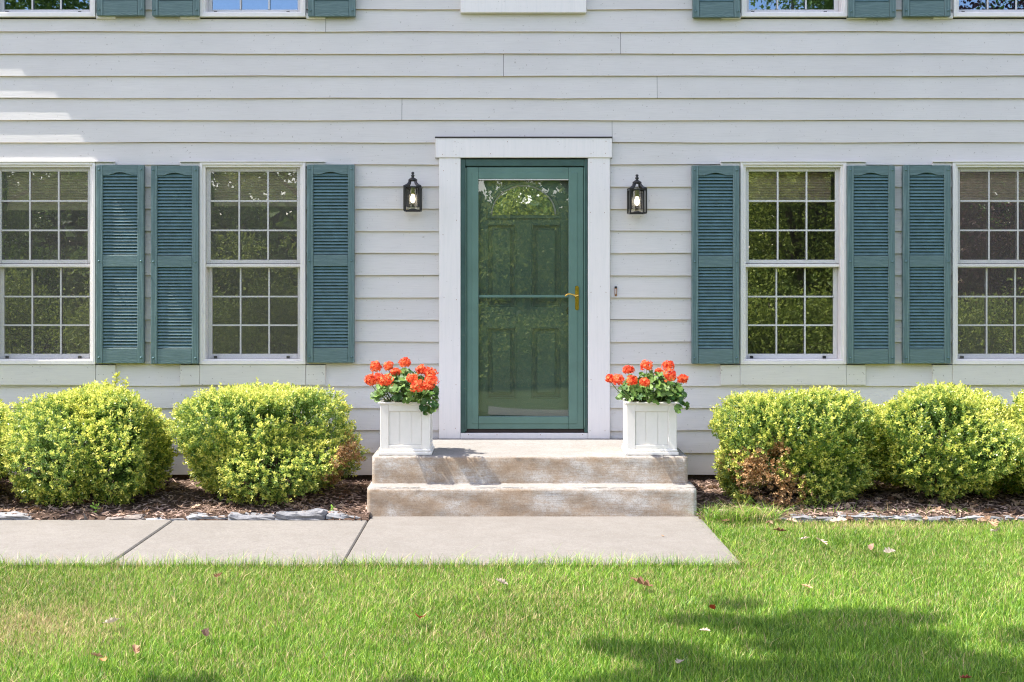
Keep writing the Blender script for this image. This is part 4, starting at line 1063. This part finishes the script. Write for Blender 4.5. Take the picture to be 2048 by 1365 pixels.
tag(np_mesh('grass', np.concatenate(V), np.concatenate(T), M['grass_blade'], None, np.concatenate(C)), 'bright green lawn with a dry straw patch at left', 'grass', kind='stuff')

# ------------------------------------------------------------------ trees (seen in the panes and by their shadows)
def make_tree(name, loc, label, clumps, nleaf, size, cols, seed, trunk=(.22, 4.0), group='trees facing the house', bough=None):
    r = np.random.default_rng(seed); e = empty(name, loc); tag(e, label, 'tree', group)
    vol = np.array([c[3] * c[4] * c[5] for c in clumps]) ** .75; per = (vol / vol.sum() * nleaf).astype(int) if np.ndim(nleaf) == 0 else nleaf
    V, T, C = [], [], []; k0 = 0
    for (x, y, z, a, b, c), n in zip(clumps, per):
        d = unit(r.normal(size=(n, 3))); q = r.uniform(.25, 1, n) ** .5 * (1 + .22 * np.sin(d[:, 0] * 5 + seed) * np.cos(d[:, 2] * 6 + x))
        P = np.array([x, y, z]) + d * q[:, None] * np.array([a, b, c])
        sub = fbm(P[:, 0] * 2.3, P[:, 2] * 2.3 + P[:, 1], seed); k = r.random(n) < np.clip(.62 + sub * .8, .06, 1); P, d = P[k], d[k]; n = len(P)
        D_ = unit(d * .5 + r.normal(size=(n, 3)) * .7 + [0, 0, -.2]); L = r.uniform(.7, 1.3, n) * size
        f = r.random((n, 1)); cc = np.array(cols[0]) * (1 - f) + np.array(cols[1]) * f
        v, t, c_ = leaf_mesh(P, D_, L, L * .62, cc, .2); V.append(v); T.append(t + k0); C.append(c_); k0 += len(v)
    np_mesh('crown', np.concatenate(V), np.concatenate(T), M['tree_leaf'], e, np.concatenate(C))
    mb = MB(); tr, th = trunk; rs = random.Random(seed)
    top = (rs.uniform(-.2, .2), rs.uniform(-.2, .2), th)
    mb.tube([(0, 0, -.1), (.02, 0, .3), (top[0] * .4, top[1] * .4, th * .5), top], [tr * 1.35, tr, tr * .85, tr * .6], 12)
    if bough:
        mb.tube([top] + bough, [tr * .5] + list(np.linspace(tr * .34, .02, len(bough))), 8)
        for (x, y, z, a, b, c) in clumps[:nsh]:
            p1 = Vector((x, y, z)); p0 = min((Vector(q) for q in bough), key=lambda q: (q - p1).length); mb.tube([p0, p0.lerp(p1, .5) + Vector((0, 0, .12)), p1], [.022, .014, .006], 5)
    for (x, y, z, a, b, c) in ([] if bough else clumps[:14]):
        p0 = Vector(top) * rs.uniform(.62, .98); p1 = Vector((x, y, z)); mid_ = p0.lerp(p1, .5) + Vector((0, 0, .25 * (p1 - p0).length * .4))
        mb.tube([p0, mid_, p1], [tr * .42, tr * .26, tr * .06], 7)
    mb.build('trunk', M['bark'], e)
    return e
def crown(seed, cx, cy, cz, R, H, n):
    r = random.Random(seed); out = []
    for i in range(n):
        a = r.uniform(0, 6.28); q = math.sqrt(r.random()) * .78; zz = r.uniform(-1, 1); k = math.sqrt(max(.12, 1 - zz * zz * .85))
        out.append((cx + R * q * k * math.cos(a), cy + R * q * k * math.sin(a), cz + H * zz * .8, R * r.uniform(.24, .40), R * r.uniform(.24, .40), H * r.uniform(.16, .28)))
    return out
GR1, GR2 = ((.05, .11, .018), (.22, .32, .05)), ((.09, .15, .02), (.40, .46, .08))
MAR = ((.035, .014, .016), (.13, .05, .045))
def crown2(seed, cz, R, H, n, zlow=.5):
    r = random.Random(seed); out = crown(seed, 0, 0, cz, R, H, n)
    for k in range(n // 2):          # low boughs down to the grass
        a = r.uniform(0, 6.28); q = R * r.uniform(.3, .95); out.append((q * math.cos(a), q * math.sin(a), r.uniform(zlow, cz * .7), R * r.uniform(.2, .34), R * r.uniform(.2, .34), r.uniform(.5, .9)))
    return out
make_tree('maple_tree', (-3.6, -25, 0), 'broad green maple straight across the lawn from the door', crown2(1, 4.8, 4.0, 4.4, 30), 70000, .125, GR2, 1, (.30, 3.2))
make_tree('maple_tree', (2.6, -22, 0), 'green tree with a leaning trunk opposite the door, mirrored in its glass', crown2(2, 5.4, 3.8, 4.8, 30), 70000, .115, GR2, 2, (.26, 2.6))
make_tree('maple_tree', (-9.8, -28, 0), 'lower dark green tree mirrored in the left windows', crown2(3, 3.8, 4.2, 3.6, 28), 60000, .13, GR1, 3, (.28, 2.4))
make_tree('maple_tree', (8.6, -26, 0), 'tall full green tree mirrored in the window right of the door', crown2(4, 6.6, 3.6, 6.2, 34), 70000, .125, GR2, 4, (.32, 3.0))
make_tree('plum_tree', (12.8, -21, 0), 'maroon-leaved plum tree mirrored in the rightmost window', crown2(5, 5.2, 3.5, 5.0, 28), 60000, .11, MAR, 5, (.2, 2.2))
make_tree('maple_tree', (-17.5, -30, 0), 'wide dark green tree at the far left across the lawn', crown2(6, 4.2, 5.2, 4.0, 28), 50000, .15, GR1, 6, (.3, 2.6))
make_tree('maple_tree', (19.5, -29, 0), 'tall dark tree behind the maroon plum', crown2(7, 7.0, 5, 6.5, 30), 50000, .15, GR1, 7, (.3, 3.0))
r = np.random.default_rng(321); nw = 90000
xw = r.uniform(-75, 75, nw); top = 5.6 + 1.6 * fbm(xw * .14, xw * 0, 55) + np.where(xw > 6, 4.0, 0) * np.clip((xw - 6) / 6, 0, 1)
P = np.stack([xw, -46 + r.normal(0, 1.6, nw), np.clip(r.random(nw) ** .8 * top * (1 + .15 * r.normal(size=nw)), 0, None)], 1); D_ = unit(r.normal(size=(nw, 3))); Lw = r.uniform(.35, .8, nw)
f = r.random((nw, 1)); V, T, C = leaf_mesh(P, D_, Lw, Lw * .7, np.array([.04, .09, .015]) * (1 - f) + np.array([.17, .25, .04]) * f, .2)
tag(np_mesh('far_woods', V, T, M['tree_leaf'], None, C), 'far green woods closing the view across the lawn', 'woods', kind='stuff')
# low shrubs at the foot of the trees
for i, (x, y, w, h, lab) in enumerate([(-.9, -11.4, 1.9, 1.25, 'rounded garden shrub mirrored low in the left half of the door glass'), (.9, -11.9, 2.2, 1.0, 'low wide shrub mirrored in the middle of the door glass'), (2.6, -12.0, 2.2, 1.5, 'garden shrub across the lawn just right of the door line'),
        (-3.2, -12.2, 2.6, 1.6, 'tall garden shrub mirrored low in the second window from the left'), (-6.2, -14.0, 2.8, 1.4, 'broad garden shrub mirrored in the leftmost window'), (-9.0, -15.0, 3.0, 1.7, 'garden shrub at the far left across the lawn'),
        (5.0, -12.2, 2.6, 1.7, 'full garden shrub mirrored low in the window right of the door'), (8.0, -14.2, 2.6, 1.3, 'low garden shrub mirrored in the rightmost window'), (10.8, -15.2, 3.0, 1.6, 'garden shrub at the far right across the lawn')]):
    make_tree('garden_shrub', (x, y, 0), lab, [(w * .5 * math.cos(k), .4 * math.sin(k * 2), h * .45, w * .5, .7, h * .5) for k in range(6)] + [(w * .3 * math.cos(k * 2.1), .2, h * .8, w * .28, .4, h * .4) for k in range(3)], 16000, .075, GR2, 30 + i, (.04, .3), 'garden shrubs across the lawn')
# big tree left of the picture: its boughs shade the lawn and speckle the left of the wall
SH = (0.60, 0.045)
def over(px, py, h):
    """point at height h whose shadow falls on the lawn at photo pixel px,py"""
    Y = -(CAMD - FPX * CAMZ / (py - VPY)); x = PX(px, Y)
    return (x - SH[0] * h, Y - SH[1] * h, h)
TL = (-8.6, -6.6, 0.0)
cl = []
for (px, py, h, a, b, c) in [(1225, 1288, 7.0, .10, .10, .12), (1290, 1296, 7.0, .16, .08, .12), (1375, 1236, 7.2, .10, .07, .1), (1450, 1240, 7.2, .16, .07, .1), (1545, 1244, 7.1, .14, .06, .1), (1470, 1206, 7.2, .06, .05, .1),
        (1370, 1325, 7.0, .22, .10, .15), (1480, 1345, 7.0, .26, .12, .15), (1590, 1340, 7.2, .24, .11, .15), (1560, 1290, 7.2, .16, .07, .12), (1650, 1232, 7.3, .20, .09, .15), (1720, 1262, 7.3, .22, .11, .15), (1800, 1292, 7.3, .26, .12, .2), (1890, 1322, 7.3, .28, .12, .2), (1985, 1350, 7.2, .22, .10, .2), (1830, 1236, 7.4, .10, .06, .1), (1745, 1335, 7.2, .22, .09, .15),
        (1450, 1400, 7.2, .5, .12, .2), (1700, 1400, 7.2, .6, .13, .2), (1950, 1410, 7.2, .5, .15, .2), (370, 1362, 6.8, .16, .05, .12), (830, 1366, 6.8, .12, .05, .12)]:
    p = over(px, py, h); cl.append((p[0] - TL[0], p[1] - TL[1], p[2], a * .72, b * .85, c))
rq = random.Random(44)
for k in range(46):
    px = rq.uniform(1230, 2060); py = rq.uniform(1215, 1420)
    if py < 1215 + (px < 1600) * 55 * rq.random() + abs(px - 1700) * .12: continue
    p = over(px, py, rq.uniform(6.6, 7.4)); q = rq.uniform(.05, .13); cl.append((p[0] - TL[0], p[1] - TL[1], p[2], q * 1.3, q * .7, .1))
cnt = [int(80 + 7200 * c[3] * c[4]) for c in cl]; nsh = len(cl); ex = crown(9, 1.0, -4.6, 7.6, 3.2, 2.2, 14); cl += ex; cnt += [1500] * len(ex)
make_tree('shade_tree', TL, 'large tree left of the camera whose boughs shade the lawn at lower right', cl, cnt, .10, GR2, 9, (.28, 5.5), 'trees beside the house', [(over(px, py, h)[0] - TL[0], over(px, py, h)[1] - TL[1], h) for px, py, h in ((600, 1480, 6.6), (1200, 1460, 6.9), (1500, 1420, 7.0), (1750, 1390, 7.1), (2000, 1400, 7.2))])
